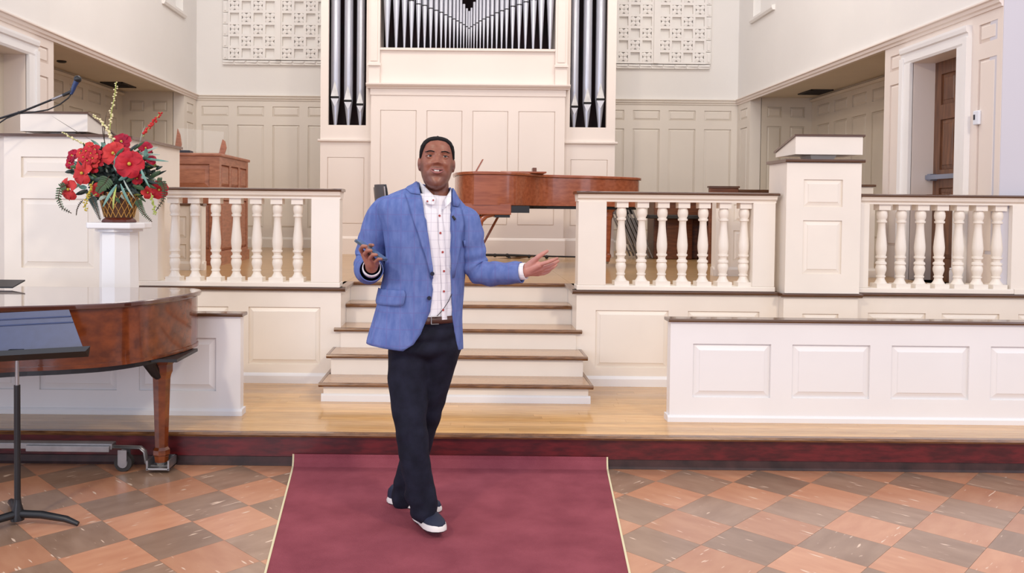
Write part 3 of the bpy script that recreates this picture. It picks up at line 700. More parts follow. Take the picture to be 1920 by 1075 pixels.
# basket
MB().lathe([(.112, 0), (.118, .004), (.112, .016), (.096, .028), (.09, .032)], 8).build('basket_foot', 'basket_base', fa)
MB().lathe([(.088, .03), (.094, .05), (.106, .1), (.118, .16), (.124, .2), (.114, .2)], 24).build('basket_wall', 'basket_brown', fa, 40)
for k in range(18):
    for d in (-1, 1):
        pts = []
        for t in range(9):
            u = t / 8; z = .034 + u * .166; r = np.interp(z, [.03, .05, .1, .16, .2], [.088, .094, .106, .118, .124]) + .003
            a = 2 * math.pi * k / 18 + d * u * 0.75; pts.append((r * math.cos(a), r * math.sin(a), z))
        MB().tube(pts, .0032, 4).build('wicker_strand', 'basket_gold', fa)
def leaf(mb, base, tip, w, up=(0, -1, 0), bend=0.0, n=5):
    b, t = Vector(base), Vector(tip); d = t - b; sd = d.cross(Vector(up))
    if sd.length < 1e-6: sd = Vector((1, 0, 0))
    sd.normalize(); un = sd.cross(d).normalized(); rows_ = []
    for i in range(n + 1):
        u = i / n; c = b + d * u + un * (bend * math.sin(math.pi * u)); ww = w * (math.sin(math.pi * min(1, u * .86 + .1)) ** .8)
        rows_.append([c - sd * ww, c + un * ww * .25, c + sd * ww])
    return mb.grid(rows_)
random.seed(7)
def blossom(px, py, r, m_, dy, n=6, name='blossom', face=None):
    c = fp(px, py, dy); f = Vector(face) if face else Vector(((px - 215) / 160, -1, (330 - py) / 160)); f.normalize()
    u = f.cross(Vector((0, 0, 1))).normalized(); v = u.cross(f); mb = MB(); rr = r * FY / FPX
    for k in range(n):
        a = 2 * math.pi * k / n + random.random() * .3; d = u * math.cos(a) + v * math.sin(a); e = -u * math.sin(a) + v * math.cos(a); rows_ = []
        for i in range(6):
            t = i / 5; cc = c + d * rr * (.08 + .95 * t) + f * rr * (.38 * math.sin(t * 2.2) - .32 * t * t); w = rr * .52 * math.sin(min(1, .18 + .82 * t) * 2.55) ** .7 * (1 if t < .99 else .75)
            rows_.append([cc - e * w + f * rr * .05 * math.sin(3 * t + k), cc - f * rr * .08, cc + e * w - f * rr * .05 * math.cos(4 * t + k)])
        mb.grid(rows_)
    o = mb.build(name, m_, fa, 180)
    MB().sphere(c + f * rr * .12, rr * .14, 8, 6).build('flower_centre', 'bloom_mustard', o, 180)
    return o
for px, py, r, m_, dy, n in ((243, 308, 25, 'petal_red', -.17, 6), (213, 288, 22, 'petal_coral', -.12, 6), (228, 266, 17, 'petal_crimson', -.05, 7), (155, 325, 21, 'petal_coral', -.14, 5), (130, 355, 21, 'petal_coral', -.08, 5), (298, 356, 17, 'petal_red', -.05, 5), (235, 292, 16, 'petal_red', -.14, 6),
                            (136, 292, 13, 'petal_crimson', -.03, 6), (131, 306, 11, 'petal_crimson', -.03, 6), (273, 278, 13, 'petal_crimson', -.02, 5), (257, 335, 11, 'petal_red', -.12, 5), (277, 361, 12, 'petal_coral', -.08, 4), (182, 356, 13, 'petal_coral', -.12, 4), (283, 300, 10, 'petal_crimson', -.05, 5)):
    blossom(px, py, r, m_, dy, n)
for k in range(16):                      # full round head made of many florets
    a = k * 2.399; q = math.sqrt((k + .5) / 16) * 25
    blossom(170 + q * math.cos(a), 297 + q * .9 * math.sin(a), 10, 'petal_red' if k % 3 else 'petal_coral', -.11 - .05 * (1 - q / 25), 5, 'floret')
def spike(pts, n, r, m_, name):
    P = [fp(*p) for p in pts]; L_ = len(P) - 1
    o = MB().tube(P, .0028, 5).build('flower_stem', 'leaf_lime', fa)
    mb = MB()
    for k in range(n):
        u = (.12 + .88 * k / (n - 1)) * L_; i = min(int(u), L_ - 1); c = P[i].lerp(P[i + 1], u - i); rr = r * (1.15 - .5 * k / n)
        c = c + Vector((random.uniform(-1, 1) * r * 1.3, random.uniform(-1, 1) * r, random.uniform(-.5, .5) * r))
        mb.sphere(c, rr, 6, 5, (1, 1, .8))
    mb.build(name, m_, o, 180)
spike([(206, 245, -.02), (208, 215, -.02), (215, 180, -.02), (218, 154, -.02)], 26, .008, 'bloom_yellow', 'bloom_spike')
spike([(214, 268, -.08), (203, 245, -.08), (190, 228, -.08), (175, 217, -.08)], 24, .010, 'bloom_yellow', 'bloom_spike')
spike([(172, 276, -.06), (150, 266, -.06), (133, 258, -.06), (117, 248, -.06)], 20, .008, 'bloom_yellow', 'bloom_spike')
spike([(268, 256, -.02), (281, 238, -.02), (292, 224, -.02), (301, 211, -.02)], 34, .010, 'petal_coral', 'bloom_spike')
spike([(175, 340, -.15), (166, 362, -.16), (161, 382, -.16), (160, 396, -.16)], 22, .009, 'bloom_mustard', 'bloom_spike')
spike([(283, 362, -.1), (288, 380, -.1), (290, 395, -.1), (290, 402, -.1)], 18, .008, 'leaf_lime', 'bloom_spike')
def fern(pts, w, m_='leaf_green', dy=-.1, n=16):
    P = [fp(a, b, dy) for a, b in pts]; L_ = len(P) - 1
    o = MB().tube(P, .003, 5).build('fern_stem', 'stem_brown', fa); mb = MB()
    for k in range(n):
        u = (.1 + .88 * k / n) * L_; i = min(int(u), L_ - 1); c = P[i].lerp(P[i + 1], u - i); d = (P[i + 1] - P[i]).normalized(); sd = d.cross(Vector((0, -1, 0))).normalized()
        ww = w * (1 - .65 * k / n)
        for s in (-1, 1): leaf(mb, c, c + sd * s * ww + d * ww * .35, ww * .22, n=3)
    mb.build('fern_leaflets', m_, o)
fern([(128, 345), (113, 352), (109, 372), (116, 390), (134, 400)], .03)
fern([(290, 342), (304, 340), (309, 355), (306, 375), (292, 396)], .03)
fern([(256, 372), (262, 385), (270, 402), (285, 416)], .028)
fern([(170, 366), (176, 380), (182, 396), (188, 413)], .03, 'leaf_dark', -.14)
fern([(155, 376), (148, 384), (144, 394), (143, 404)], .012, 'leaf_dark', -.1, 8)
fern([(205, 330), (196, 345), (188, 352), (182, 362)], .05, 'leaf_green', -.16, 12)
for (a, b, w, m_, dy) in (((219, 346), (193, 388), .010, 'leaf_teal', -.2), ((218, 350), (212, 392), .007, 'leaf_lime', -.2), ((226, 345), (248, 390), .009, 'leaf_teal', -.2), ((232, 338), (252, 372), .006, 'leaf_silver', -.2), ((262, 312), (281, 352), .008, 'leaf_teal', -.16),
                          ((262, 296), (316, 303), .008, 'leaf_teal', -.05), ((255, 292), (296, 276), .009, 'leaf_silver', -.05), ((262, 290), (300, 290), .008, 'leaf_silver', -.06), ((258, 300), (292, 314), .008, 'leaf_dark', -.05), ((198, 272), (192, 232), .004, 'stem_brown', 0), ((196, 262), (200, 210), .003, 'stem_brown', 0), ((262, 270), (272, 236), .003, 'leaf_silver', 0), ((170, 262), (98, 218), .0015, 'stem_brown', -.02)):
    leaf(MB(), fp(*a, dy), fp(*b, dy - .03), w, bend=.012).build('grass_blade', m_, fa)
fm = MB()
for k in range(420):
    a = random.uniform(0, 6.28); q = random.random() ** .6
    c = Vector((q * .20 * math.cos(a) + .01, random.uniform(-.08, .10), .30 + q * .13 * math.sin(a)))
    if c.z < .2 and random.random() < .4: c.z += .08
    d = Vector((random.uniform(-1, 1), random.uniform(-1, .4), random.uniform(-.8, 1))).normalized() * random.uniform(.035, .07)
    leaf(fm, c, c + d, random.uniform(.010, .018), bend=random.uniform(-.01, .015), n=3)
fo_ = fm.build('foliage_mass', 'leaf_dark', fa); fo_['kind'] = 'stuff'
for k in range(150):
    a = random.uniform(0, 6.28); q = math.sqrt(random.random())
    bx, by = 215 + q * 78 * math.cos(a), 322 + q * 48 * math.sin(a)
    dy = random.uniform(-.12, .1) - .08 * (1 - q); m_ = random.choice(('leaf_green', 'leaf_dark', 'leaf_dark', 'leaf_green', 'leaf_green', 'leaf_teal', 'leaf_silver', 'leaf_lime'))
    ang = math.atan2(by - 345, bx - 215) + random.uniform(-.7, .7); ln = random.uniform(12, 24) * (1.2 if m_ != 'leaf_silver' else .8)
    tip = fp(bx + ln * math.cos(ang), by + ln * math.sin(ang) * .9, dy - .02)
    leaf(MB(), fp(bx, by, dy), tip, random.uniform(.007, .016), bend=random.uniform(-.015, .02)).build('leaf', m_, fa)

# ------------------------------------------------------------------ grand pianos
def smooth_poly(pts, it=2):
    for _ in range(it):
        q = []
        for i in range(len(pts)):
            a, b = Vector(pts[i]), Vector(pts[(i + 1) % len(pts)])
            q += [tuple(a.lerp(b, .25)), tuple(a.lerp(b, .75))]
        pts = q
    return pts
def inset(pts, d):
    n = len(pts); out_ = []
    a_ = sum(pts[i][0] * pts[(i + 1) % n][1] - pts[(i + 1) % n][0] * pts[i][1] for i in range(n)); sg = 1 if a_ > 0 else -1
    for i in range(n):
        t = (Vector(pts[(i + 1) % n]) - Vector(pts[i - 1])).normalized(); out_.append((pts[i][0] - t.y * d * sg, pts[i][1] + t.x * d * sg))
    return out_
def piano(lab, outline, zb, z0, z1, legs, m_case, m_lid, extra=None):
    c = Vector((sum(p[0] for p in outline) / len(outline), sum(p[1] for p in outline) / len(outline), zb))
    g = thing('grand_piano', c, lab, 'piano'); o = tuple(-c)
    pts = smooth_poly(outline, 2)
    MB().prism(inset(pts, .022), z0, z1 - .03).build('case', m_case, g, 40, o)
    MB().prism(inset(pts, .016), z0 + .0, z0 + .02).build('case_bead', m_case, g, 40, o)
    MB().prism(inset(pts, .05), z0 - .03, z0).build('underframe', 'black_metal', g, None, o)
    MB().prism(pts, z1 - .028, z1).build('lid', m_lid, g, 40, o, 0, .006)
    for x, y_ in legs:
        zt = z0 - .002
        prof = [(.034, zb + .055), (.038, zb + .09), (.044, zb + .10), (.044, zb + .125), (.034, zb + .14), (.046, zt - .14), (.05, zt - .12), (.058, zt - .10), (.058, zt - .06), (.085, zt - .03), (.09, zt)]
        l = MB().lathe([(r * 1.1, z) for r, z in prof], 8, (x, y_, 0)).build('leg', m_case, g, None, o)
        MB().lathe([(.02, zb + .03), (.03, zb + .056)], 10, (x, y_, 0)).build('ferrule', 'steel', l)
    if extra: extra(g, o)
    return g
o1 = [(-3.75, 3.62), (-2.95, 3.62), (-2.55, 3.86), (-2.27, 4.03), (-2.0, 4.10), (-1.76, 4.22), (-1.60, 4.50), (-1.53, 4.92), (-1.70, 5.06), (-2.3, 5.03), (-3.75, 5.03)]
def dolly(g, o):
    d = .0
    MB().box(-3.3, -1.97, 4.60, 4.66, .125, .16).build('dolly_rail', 'steel', g, None, o, 0, .004)
    MB().box(-2.45, -1.98, 4.585, 4.60, .115, .15).build('dolly_rail', 'steel', g, None, o, 0, .003)
    MB().tube([(-2.0, 4.63, .135), (-1.82, 4.63, .132), (-1.795, 4.63, .11), (-1.785, 4.63, .05), (-1.765, 4.63, .03), (-1.64, 4.63, .03)], .022, 8, flat=.45, up=(0, 0, 1)).build('dolly_arm', 'steel', g, 60, o)
    MB().box(-1.765, -1.635, 4.57, 4.70, .02, .032).build('dolly_cup', 'steel', g, None, o, 0, .003)
    for b in ((-1.765, -1.755, 4.57, 4.70), (-1.645, -1.635, 4.57, 4.70), (-1.765, -1.635, 4.69, 4.70)): MB().box(*b, .02, .075).build('dolly_cup', 'steel', g, None, o)
    w = MB().tube([(-1.91, 4.605, .05), (-1.91, 4.645, .05)], .05, 20).build('caster', 'rubber_dark', g, 40, o)
    MB().tube([(-1.91, 4.60, .05), (-1.91, 4.65, .05)], .028, 16).build('caster_hub', 'steel', w, 40)
    for yy in (4.595, 4.648): MB().box(-1.935, -1.885, yy, yy + .006, .04, .125).build('caster_fork', 'steel', g, None, o)
    # curved brackets under the tail and its ferrule on the dolly
    MB().tube([(-1.70, 4.56, .69), (-1.74, 4.55, .63), (-1.715, 4.58, .57), (-1.70, 4.6, .54)], [.05, .042, .03, .02], 8).build('leg_bracket', 'black_metal', g, 60, o)
    MB().box(-1.9, -1.55, 4.45, 4.80, .655, .672).build('leg_block', 'black_metal', g, None, o)
piano('dark brown grand piano with glossy lid on a wheeled dolly at the left', o1, 0.0, .675, 1.005, [(-1.70, 4.63), (-3.45, 3.9), (-3.45, 4.8)], 'piano_dark', 'piano_lid', dolly)
tag(MB().extx([(4.84, 1.012), (4.84, 1.02), (4.98, 1.05), (4.98, 1.042)], -3.02, -2.66).build('music_folder', 'black_metal', None), 'dark flat music folder lying on the front piano lid at the left edge', 'folder')

o2 = [(-.10, 7.55), (.42, 7.55), (.60, 7.72), (.75, 8.10), (1.05, 8.22), (1.35, 8.30), (1.72, 8.52), (1.92, 8.72), (1.90, 8.95), (1.70, 9.02), (-.10, 9.02)]
def extra2(g, o):
    MB().box(-.06, .45, 7.58, 8.98, 1.455, 1.56).build('key_bed', 'piano_red', g, None, o, 0, .008)
    MB().box(.45, .62, 7.6, 8.9, 1.475, 1.54).build('key_block', 'black_metal', g, None, o)
    MB().box(.30, .44, 7.6, 8.9, 1.43, 1.456).build('key_block', 'black_metal', g, None, o)
    MB().tube([(.36, 8.2, 1.44), (.18, 8.2, 1.1)], .012, 8).build('lyre_brace', 'piano_red', g, None, o)
    for xx in (.13, .18): MB().tube([(xx, 8.1 + xx, 1.45), (xx, 8.1 + xx, 1.03)], .012, 8).build('lyre_post', 'gold_rod', g, None, o)
    MB().box(.1, .22, 8.1, 8.5, .98, 1.04).build('lyre_box', 'piano_red', g, None, o)
    for k in range(3): MB().box(-.06, .1, 8.2 + k * .07, 8.22 + k * .07, .985, .997).build('pedal', 'basket_gold', g, None, o)
    MB().tube([(.32, 7.64, 1.47), (.22, 7.64, 1.45), (.165, 7.64, 1.40), (.145, 7.64, 1.30), (.14, 7.64, 1.2)], [.022, .03, .034, .032, .026], 10).build('leg_scroll', 'piano_red', g, 60, o)
    MB().box(.36, .80, 7.85, 8.9, 1.856, 1.872).build('folded_lid', 'piano_red', g, None, o, 0, .004)
    MB().extx([(8.2, 1.856), (8.2, 1.866), (8.9, 1.866), (8.9, 1.856)], .12, .13).build('desk_rail', 'piano_red', g, None, o)
    MB().add([(.11, 7.95, 1.856), (.125, 7.95, 1.856), (.20, 7.95, 1.99), (.185, 7.95, 1.99), (.11, 8.7, 1.856), (.125, 8.7, 1.856), (.20, 8.7, 1.99), (.185, 8.7, 1.99)], [(0, 1, 2, 3), (7, 6, 5, 4), (0, 4, 5, 1), (1, 5, 6, 2), (2, 6, 7, 3), (3, 7, 4, 0)]).build('music_desk', 'piano_red', g, None, o)
piano('reddish brown grand piano on the platform behind the speaker', o2, ZP, 1.545, 1.855, [(.06, 7.68), (.06, 8.85), (1.52, 8.62)], 'piano_red', 'piano_red', extra2)
tag(MB().box(-.02, .02, -.06, .06, 0, .055).build('wooden_block', 'pew_wood', None, None, (.72, 8.3, 1.8725), 0, .003), 'small brown block standing on the folded lid of the platform piano', 'block')

# ------------------------------------------------------------------ music stand
ms = thing('music_stand', (-2.085, 3.83, 0), 'black music stand with blue-grey desk at the left edge', 'music stand')
MB().tube([(0, 0, .06), (0, 0, .66)], .014, 12).build('post', 'black_metal', ms, 40)
MB().tube([(0, 0, .64), (0, 0, .80)], .009, 10).build('inner_post', 'steel', ms, 40)
MB().lathe([(.03, .02), (.03, .05), (.017, .1), (.015, .12)], 14).build('hub', 'black_metal', ms, 40)
for a in (-5, 235, 125):
    d = Vector((math.cos(math.radians(a)), math.sin(math.radians(a)), 0))
    MB().tube([d * .01 + Vector((0, 0, .05)), d * .12 + Vector((0, 0, .05)), d * .24 + Vector((0, 0, .035)), d * .30 + Vector((0, 0, .014))], [.02, .019, .016, .011], 8).build('leg', 'black_metal', ms, 60)
# desk: leans back, slightly turned, lip along the lower edge
ax = Vector((1, .13, 0.045)).normalized(); up_ = Vector((-.02, .42, .9)).normalized(); nn = ax.cross(up_).normalized()
c0 = Vector((-.07, -.03, .775))
def dq(u, v, w=0): return c0 + ax * u + up_ * v + nn * w
def dplate(mb, q, t):
    f_ = [dq(u, v, 0) for u, v in q]; b_ = [dq(u, v, -t) for u, v in q]; n = len(q)
    return mb.add(f_ + b_, [tuple(range(n)), tuple(range(2 * n - 1, n - 1, -1))] + [(i, n + i, n + (i + 1) % n, (i + 1) % n) for i in range(n)])
dk = dplate(MB(), [(-.38, .02), (.38, .02), (.27, .24), (-.27, .24)], .004).build('desk', 'stand_blue', ms)
for v in (.175, .205):
    MB().tube([dq(-.36 + v * .5, v, .001), dq(.388 - v * .5, v, .001)], .0035, 6).build('groove_rib', 'stand_blue', dk)
MB().add([dq(-.39, 0, 0), dq(.40, 0, 0), dq(.40, .012, .055), dq(-.39, .012, .055), dq(-.39, .03, -.002), dq(.395, .03, -.002), dq(.42, .035, .06), dq(-.39, .035, .06)], [(0, 1, 2, 3), (4, 7, 6, 5), (3, 2, 6, 7), (0, 4, 5, 1), (1, 5, 6, 2), (0, 3, 7, 4)]).build('lip', 'black_metal', ms)
MB().box(-.03, .03, -.02, .03, .78, .83).build('tilt_clamp', 'black_metal', ms)

# ------------------------------------------------------------------ microphone on a boom stand at the big pulpit
mk = thing('microphone_stand', (-3.62, 5.68, ZD), 'microphone on a long boom arm in front of the large pulpit', 'microphone stand')
MO = Vector((-3.62, 5.68, ZD))
def mp_(px, py): return at(px, py, 5.68) - MO
MB().tube([(0, 0, .02), (0, 0, 1.85)], .011, 10).build('pole', 'black_metal', mk, 40)
MB().lathe([(.13, 0), (.13, .012), (.05, .022), (.013, .03)], 24).build('base', 'black_metal', mk, 40)
MB().tube([(-.04, 0, 1.81), (0, 0, 1.845), mp_(0, 222), mp_(45, 208), mp_(125, 176)], .0075, 10).build('boom', 'black_metal', mk, 40)
MB().tube([mp_(98, 187), mp_(122, 177)], .0095, 10).build('boom_sleeve', 'steel', mk, 40)
MB().tube([mp_(118, 179), mp_(134, 172), mp_(136, 166)], [.011, .013, .013], 10).build('clip', 'black_metal', mk, 40)
mb_ = MB().tube([mp_(133, 177), mp_(137, 168), mp_(140, 160), mp_(144, 152)], [.010, .014, .016, .019], 12).build('microphone_body', 'mic_blue', mk, 40)
MB().sphere(mp_(145.5, 148.5), .026, 14, 10).build('microphone_head', 'black_metal', mb_, 180)
MB().tube([mp_(133, 177), mp_(128, 184), mp_(112, 196), mp_(90, 206), mp_(60, 211), mp_(35, 213), mp_(12, 222), mp_(0, 230), (-.02, -.02, 1.5), (-.02, -.02, .3)], .005, 8).build('cable', 'black_metal', mk, 180)

# ------------------------------------------------------------------ wooden organ console
oc = thing('organ_console', (-3.1, 8.25, ZP), 'wooden organ console with panelled sides behind the large pulpit', 'organ console')
W, D, H = 1.3, 1.1, 1.10
MB().box(-.645, .625, .0205, D - .01, 0, H - .001).build('body', 'console_wood', oc)
frame('front', W, H, [(.08, .62, .78, 1.02), (.68, 1.2, .78, 1.02), (.08, .62, .16, .62), (.68, 1.2, .16, .62)], MATS['console_wood'], (-.65, 0, 0), 0, oc, thick=.02, bev=.05, depth=.02)
frame('side', D - .022, H, [(.05, .33, .80, 1.02), (.40, .68, .80, 1.02), (.75, 1.01, .80, 1.02), (.05, .48, .14, .66), (.58, 1.01, .14, .66)], MATS['console_wood'], (.65, .0215, 0), math.radians(90), oc, thick=.02, bev=.03, depth=.02)
MB().box(-.67, .67, -.02, D + .02, H, H + .03).build('top', 'console_wood', oc, None, None, 0, .008)
MB().extx([(-.012, .70), (-.012, .72), (0, .73), (0, .69)], -.66, .66).build('waist_moulding', 'console_wood', oc)
MB().box(-.665, .665, -.014, D + .014, 0, .11).build('plinth', 'console_wood', oc)
for dx, dy in ((.22, .18), (.62, .36)):
    mbx = MB()
    pts = [(0, 0), (.055, 0), (.075, .1), (.06, .2), (.035, .26)] if dx < .4 else [(0, 0), (.06, 0), (.085, .08), (.07, .15), (.045, .17)]
    a_ = [(dx + u - .09, dy, H + .03 + v) for u, v in pts]; b_ = [(x, y_ + .02, z) for x, y_, z in a_]; n = len(pts)
    mbx.add(a_ + b_, [tuple(range(n)), tuple(range(2 * n - 1, n - 1, -1))] + [(i, n + i, n + (i + 1) % n, (i + 1) % n) for i in range(n)])
    mbx.build('rest_support', 'console_wood', oc)
MB().add([(.16, .19, H + .06), (.58, .37, H + .06), (.58, .39, H + .28), (.16, .21, H + .30), (.16, .195, H + .06), (.58, .375, H + .06), (.58, .395, H + .28), (.16, .215, H + .30)], [(0, 1, 2, 3), (7, 6, 5, 4), (0, 4, 5, 1), (2, 6, 7, 3), (1, 5, 6, 2), (0, 3, 7, 4)]).build('clear_rest', 'clear_acrylic', oc)
tag(MB().box(-.13, .15, -.08, .08, 0, .03).build('hymn_book', 'book_black', None, None, (-2.92, 8.36, ZP + H + .031), .1, .006), 'dark blue-black book lying on the organ console', 'book')

# ------------------------------------------------------------------ piano player's chair
ch = thing('chair', (-.55, 7.98, ZP), 'grey padded metal chair half hidden behind the speaker', 'chair', rz=math.radians(-70))
MB().box(-.21, .21, -.2, .2, .43, .47).build('seat', 'grey_vinyl', ch, None, None, 0, .015)
mb = MB(); rows_ = []
for i in range(7):
    z = .55 + .27 * i / 6; rows_.append([( (-.2 + .4 * k / 8) * (1 if i < 5 else (.96 if i == 5 else .86)), -.24 - .04 * math.sin(math.pi * k / 8) - .03 * i / 6, z) for k in range(9)])
mb.grid(rows_); mb.grid([[(x, y_ + .025, z) for x, y_, z in r[::-1]] for r in rows_]); o_ = mb.build('backrest', 'grey_vinyl', ch, 60)
for sx in (-.19, .19):
    MB().tube([(sx, -.22, 0), (sx, -.21, .45), (sx, -.25, .62), (sx, -.27, .80)], .011, 8).build('rear_leg', 'steel', ch, 60)
    MB().tube([(sx, .19, 0), (sx, .18, .44)], .011, 8).build('front_leg', 'steel', ch, 60)

# ------------------------------------------------------------------ things behind the right balusters
# stand with rods resting along the floor below the platform piano
ls = thing('folded_stand', (.6, 9.9, ZP), 'dark thin folded microphone stand lying across the floor below the platform piano', 'microphone stand')
def lp(px, py): return at(px, py, 9.9) - Vector((.6, 9.9, ZP))
MB().tube([lp(890, 478), lp(960, 479), lp(1035, 481), lp(1082, 482)], [.016, .016, .010, .010], 8).build('pole', 'rubber_dark', ls, 40)
MB().tube([lp(890, 489), lp(958, 485), lp(1000, 480)], .013, 8).build('boom', 'gold_rod', ls, 40)
for px, py in ((928, 479), (951, 479), (930, 488), (955, 485), (992, 481), (1025, 482)):
    MB().sphere(lp(px, py), .024, 8, 6).build('clamp_knob', 'rubber_dark', ls, 60)
MB().lathe([(.02, 0), (.02, .06)], 8, tuple(Vector((lp(1082, 482).x, 0, 0)))).build('end_foot', 'rubber_dark', ls)
MB().lathe([(.03, 0), (.02, .07)], 8, (lp(890, 485).x, 0, 0)).build('end_foot', 'rubber_dark', ls)
# folded chairs leaning in a stack
def folded_chair(k):
    f_ = thing('folding_chair', (2.13 + .055 * k, 10.15 + .03 * k, ZP), ('frontmost' if k == 0 else 'last' if k == 4 else ['', 'second', 'third', 'fourth'][k]) + ' folded metal chair in the leaning row behind the platform piano tail', 'chair', 'folded chairs behind the platform piano')
    f_.rotation_euler = (0, math.radians(-24), 0)
    for yy in (-.2, .2): MB().tube([(0, yy, .02), (0, yy, .78)], .011, 8).build('frame_tube', 'steel', f_, 40)
    MB().box(-.008, .008, -.19, .19, .60, .78).build('backrest', 'grey_vinyl', f_, None, None, 0, .006)
    MB().box(.012, .028, -.18, .18, .18, .54).build('seat', 'steel', f_, None, None, 0, .006)
    MB().tube([(0, -.2, .1), (0, .2, .1)], .008, 6).build('crossbar', 'steel', f_)
for k in range(5): folded_chair(k)
# spinet piano
sp = thing('spinet', (2.80, 10.05, ZP), 'small brown upright spinet behind the right balusters', 'piano')
MB().box(-.42, .55, .12, .5, 0, .74).build('case', 'pew_wood', sp, None, None, 0, .01)
MB().box(-.46, .59, .08, .54, .74, .765).build('top', 'pew_wood', sp, None, None, 0, .006)
MB().box(-.56, .56, -.24, .14, .50, .545).build('key_shelf', 'rubber_dark', sp, None, None, 0, .008)
MB().box(-.30, .02, -.02, .13, 0, .5).build('leg_panel', 'pew_wood', sp, None, None, 0, .01)
MB().box(.12, .5, -.20, .13, 0.0, .42).build('bench_box', 'pew_wood', sp, None, None, 0, .01)
# wooden pew backs above the rail
pb = thing('wooden_bench', (3.3, 9.3, ZP), 'brown wooden bench back showing above the rail left of the small pulpit', 'bench')
MB().box(-.50, -.17, 0, .05, 0, .86).build('end_panel', 'pew_wood', pb, None, None, 0, .006)
MB().box(-.51, -.16, -.01, .06, .86, .882).build('end_cap', 'trim_wood', pb)
MB().box(-.17, .5, .01, .05, .1, .82).build('backrest', 'pew_wood', pb, None, None, 0, .006)
MB().box(-.17, .5, 0, .06, .82, .845).build('back_cap', 'trim_wood', pb)
MB().box(-.45, .5, -.40, 0, .42, .45).build('seat', 'pew_wood', pb)
pb2 = thing('wooden_bench', (3.85, 8.3, ZP), 'dark wooden bench end right of the small pulpit by the door wall', 'bench')
MB().box(-.26, .02, 0, .05, 0, .98).build('end_panel', 'pew_wood', pb2, None, None, 0, .006)
MB().box(-.26, .02, .05, .35, .4, .45).build('seat', 'pew_wood', pb2)
# white vessels behind the last balustrade
def vessel(name, x, y_, prof, lab):
    v = thing(name, (x, y_, ZP), lab, 'vase')
    MB().lathe(prof, 20).build('bowl', 'plastic_white', v, 40); MB().lathe([(prof[-1][0] * 1.0, prof[-1][1] - .012), (prof[-1][0] * 1.12, prof[-1][1] - .004), (prof[-1][0] * 1.0, prof[-1][1] + .004)], 20, caps=False).build('rim', 'plastic_white', v, 60)
vessel('white_bin', 3.93, 6.5, [(.045, 0), (.05, .01), (.052, .13), (.046, .16)], 'small white tub between the last balusters at the right')
vessel('white_urn', 4.08, 6.36, [(.06, 0), (.065, .02), (.03, .05), (.05, .09), (.065, .13), (.04, .17), (.075, .21), (.08, .225)], 'white urn with flared lip behind the last baluster at the right')
# ------------------------------------------------------------------ the speaker
mat('skin', (152, 97, 76), 0.40, rgb2=(134, 81, 62), vscale=30, spec=0.45, bump=0.05, bscale=220)
mat('palm_skin', (196, 132, 112), 0.45)
mat('hair', (26, 20, 22), 0.8, bump=0.9, bscale=420, spec=0.2)
mat('lip', (150, 92, 86), 0.35)
mat('teeth', (236, 230, 220), 0.25)
mat('mouth_inside', (58, 22, 20), 0.6)
mat('eye_white', (176, 168, 164), 0.3)
mat('iris', (30, 20, 18), 0.3)
mat('jacket_blue', (110, 128, 184), 0.9, rgb2=(92, 112, 170), vscale=14, bump=0.35, bscale=500, spec=0.15, stretch=(3, 3, 1))
mat('jacket_lining', (34, 36, 66), 0.6)
mat('shirt', (232, 230, 234), 0.75, spec=0.2)
mat('trousers', (32, 33, 48), 0.85, rgb2=(23, 24, 36), vscale=16, bump=0.25, bscale=400, spec=0.2)
mat('shoe_navy', (28, 34, 58), 0.7, bump=0.3, bscale=300)
mat('sole_white', (232, 228, 222), 0.5)
mat('sole_dark', (40, 38, 42), 0.7)
mat('belt_brown', (74, 44, 36), 0.4)
mat('button_navy', (24, 28, 48), 0.35)
mat('button_red', (160, 60, 56), 0.4)
mat('phone_grey', (58, 72, 88), 0.25, coat=0.4)
mat('phone_glass', (96, 120, 136), 0.12, coat=0.6)
mat('cable_black', (18, 18, 20), 0.5)
def grid_mat(mt, cell, wid, rgb, off=(0, 0, 0), fac=0.7):
    """woven over-check of thin lines"""
    nt = mt.node_tree; N = nt.nodes; L = nt.links; b = N['Principled BSDF']; inp = b.inputs['Base Color']
    tc = N.new('ShaderNodeTexCoord'); sx = N.new('ShaderNodeSeparateXYZ'); L.new(tc.outputs['Object'], sx.inputs[0])
    ms_ = []
    for ax_, c_, o_ in (('X', cell[0], off[0]), ('Z', cell[1], off[1])):
        a = N.new('ShaderNodeMath'); a.operation = 'ADD'; a.inputs[1].default_value = o_ + 10; L.new(sx.outputs[ax_], a.inputs[0])
        d = N.new('ShaderNodeMath'); d.operation = 'PINGPONG'; d.inputs[1].default_value = c_ / 2; L.new(a.outputs[0], d.inputs[0])
        l_ = N.new('ShaderNodeMath'); l_.operation = 'LESS_THAN'; l_.inputs[1].default_value = wid / 2; L.new(d.outputs[0], l_.inputs[0]); ms_.append(l_)
    mx = N.new('ShaderNodeMath'); mx.operation = 'MAXIMUM'; L.new(ms_[0].outputs[0], mx.inputs[0]); L.new(ms_[1].outputs[0], mx.inputs[1])
    f_ = N.new('ShaderNodeMath'); f_.operation = 'MULTIPLY'; f_.inputs[1].default_value = fac; L.new(mx.outputs[0], f_.inputs[0])
    m_ = N.new('ShaderNodeMix'); m_.data_type = 'RGBA'; L.new(f_.outputs[0], m_.inputs[0]); m_.inputs[7].default_value = (*lin(rgb), 1)
    if inp.links: L.new(inp.links[0].from_socket, m_.inputs[6])
    else: m_.inputs[6].default_value = inp.default_value
    L.new(m_.outputs[2], inp)
grid_mat(MATS['shirt'], (.034, .040), .0020, (176, 170, 186), (.008, .0), .55)
grid_mat(MATS['jacket_blue'], (.062, .075), .005, (112, 100, 158), (0, 0), .32)

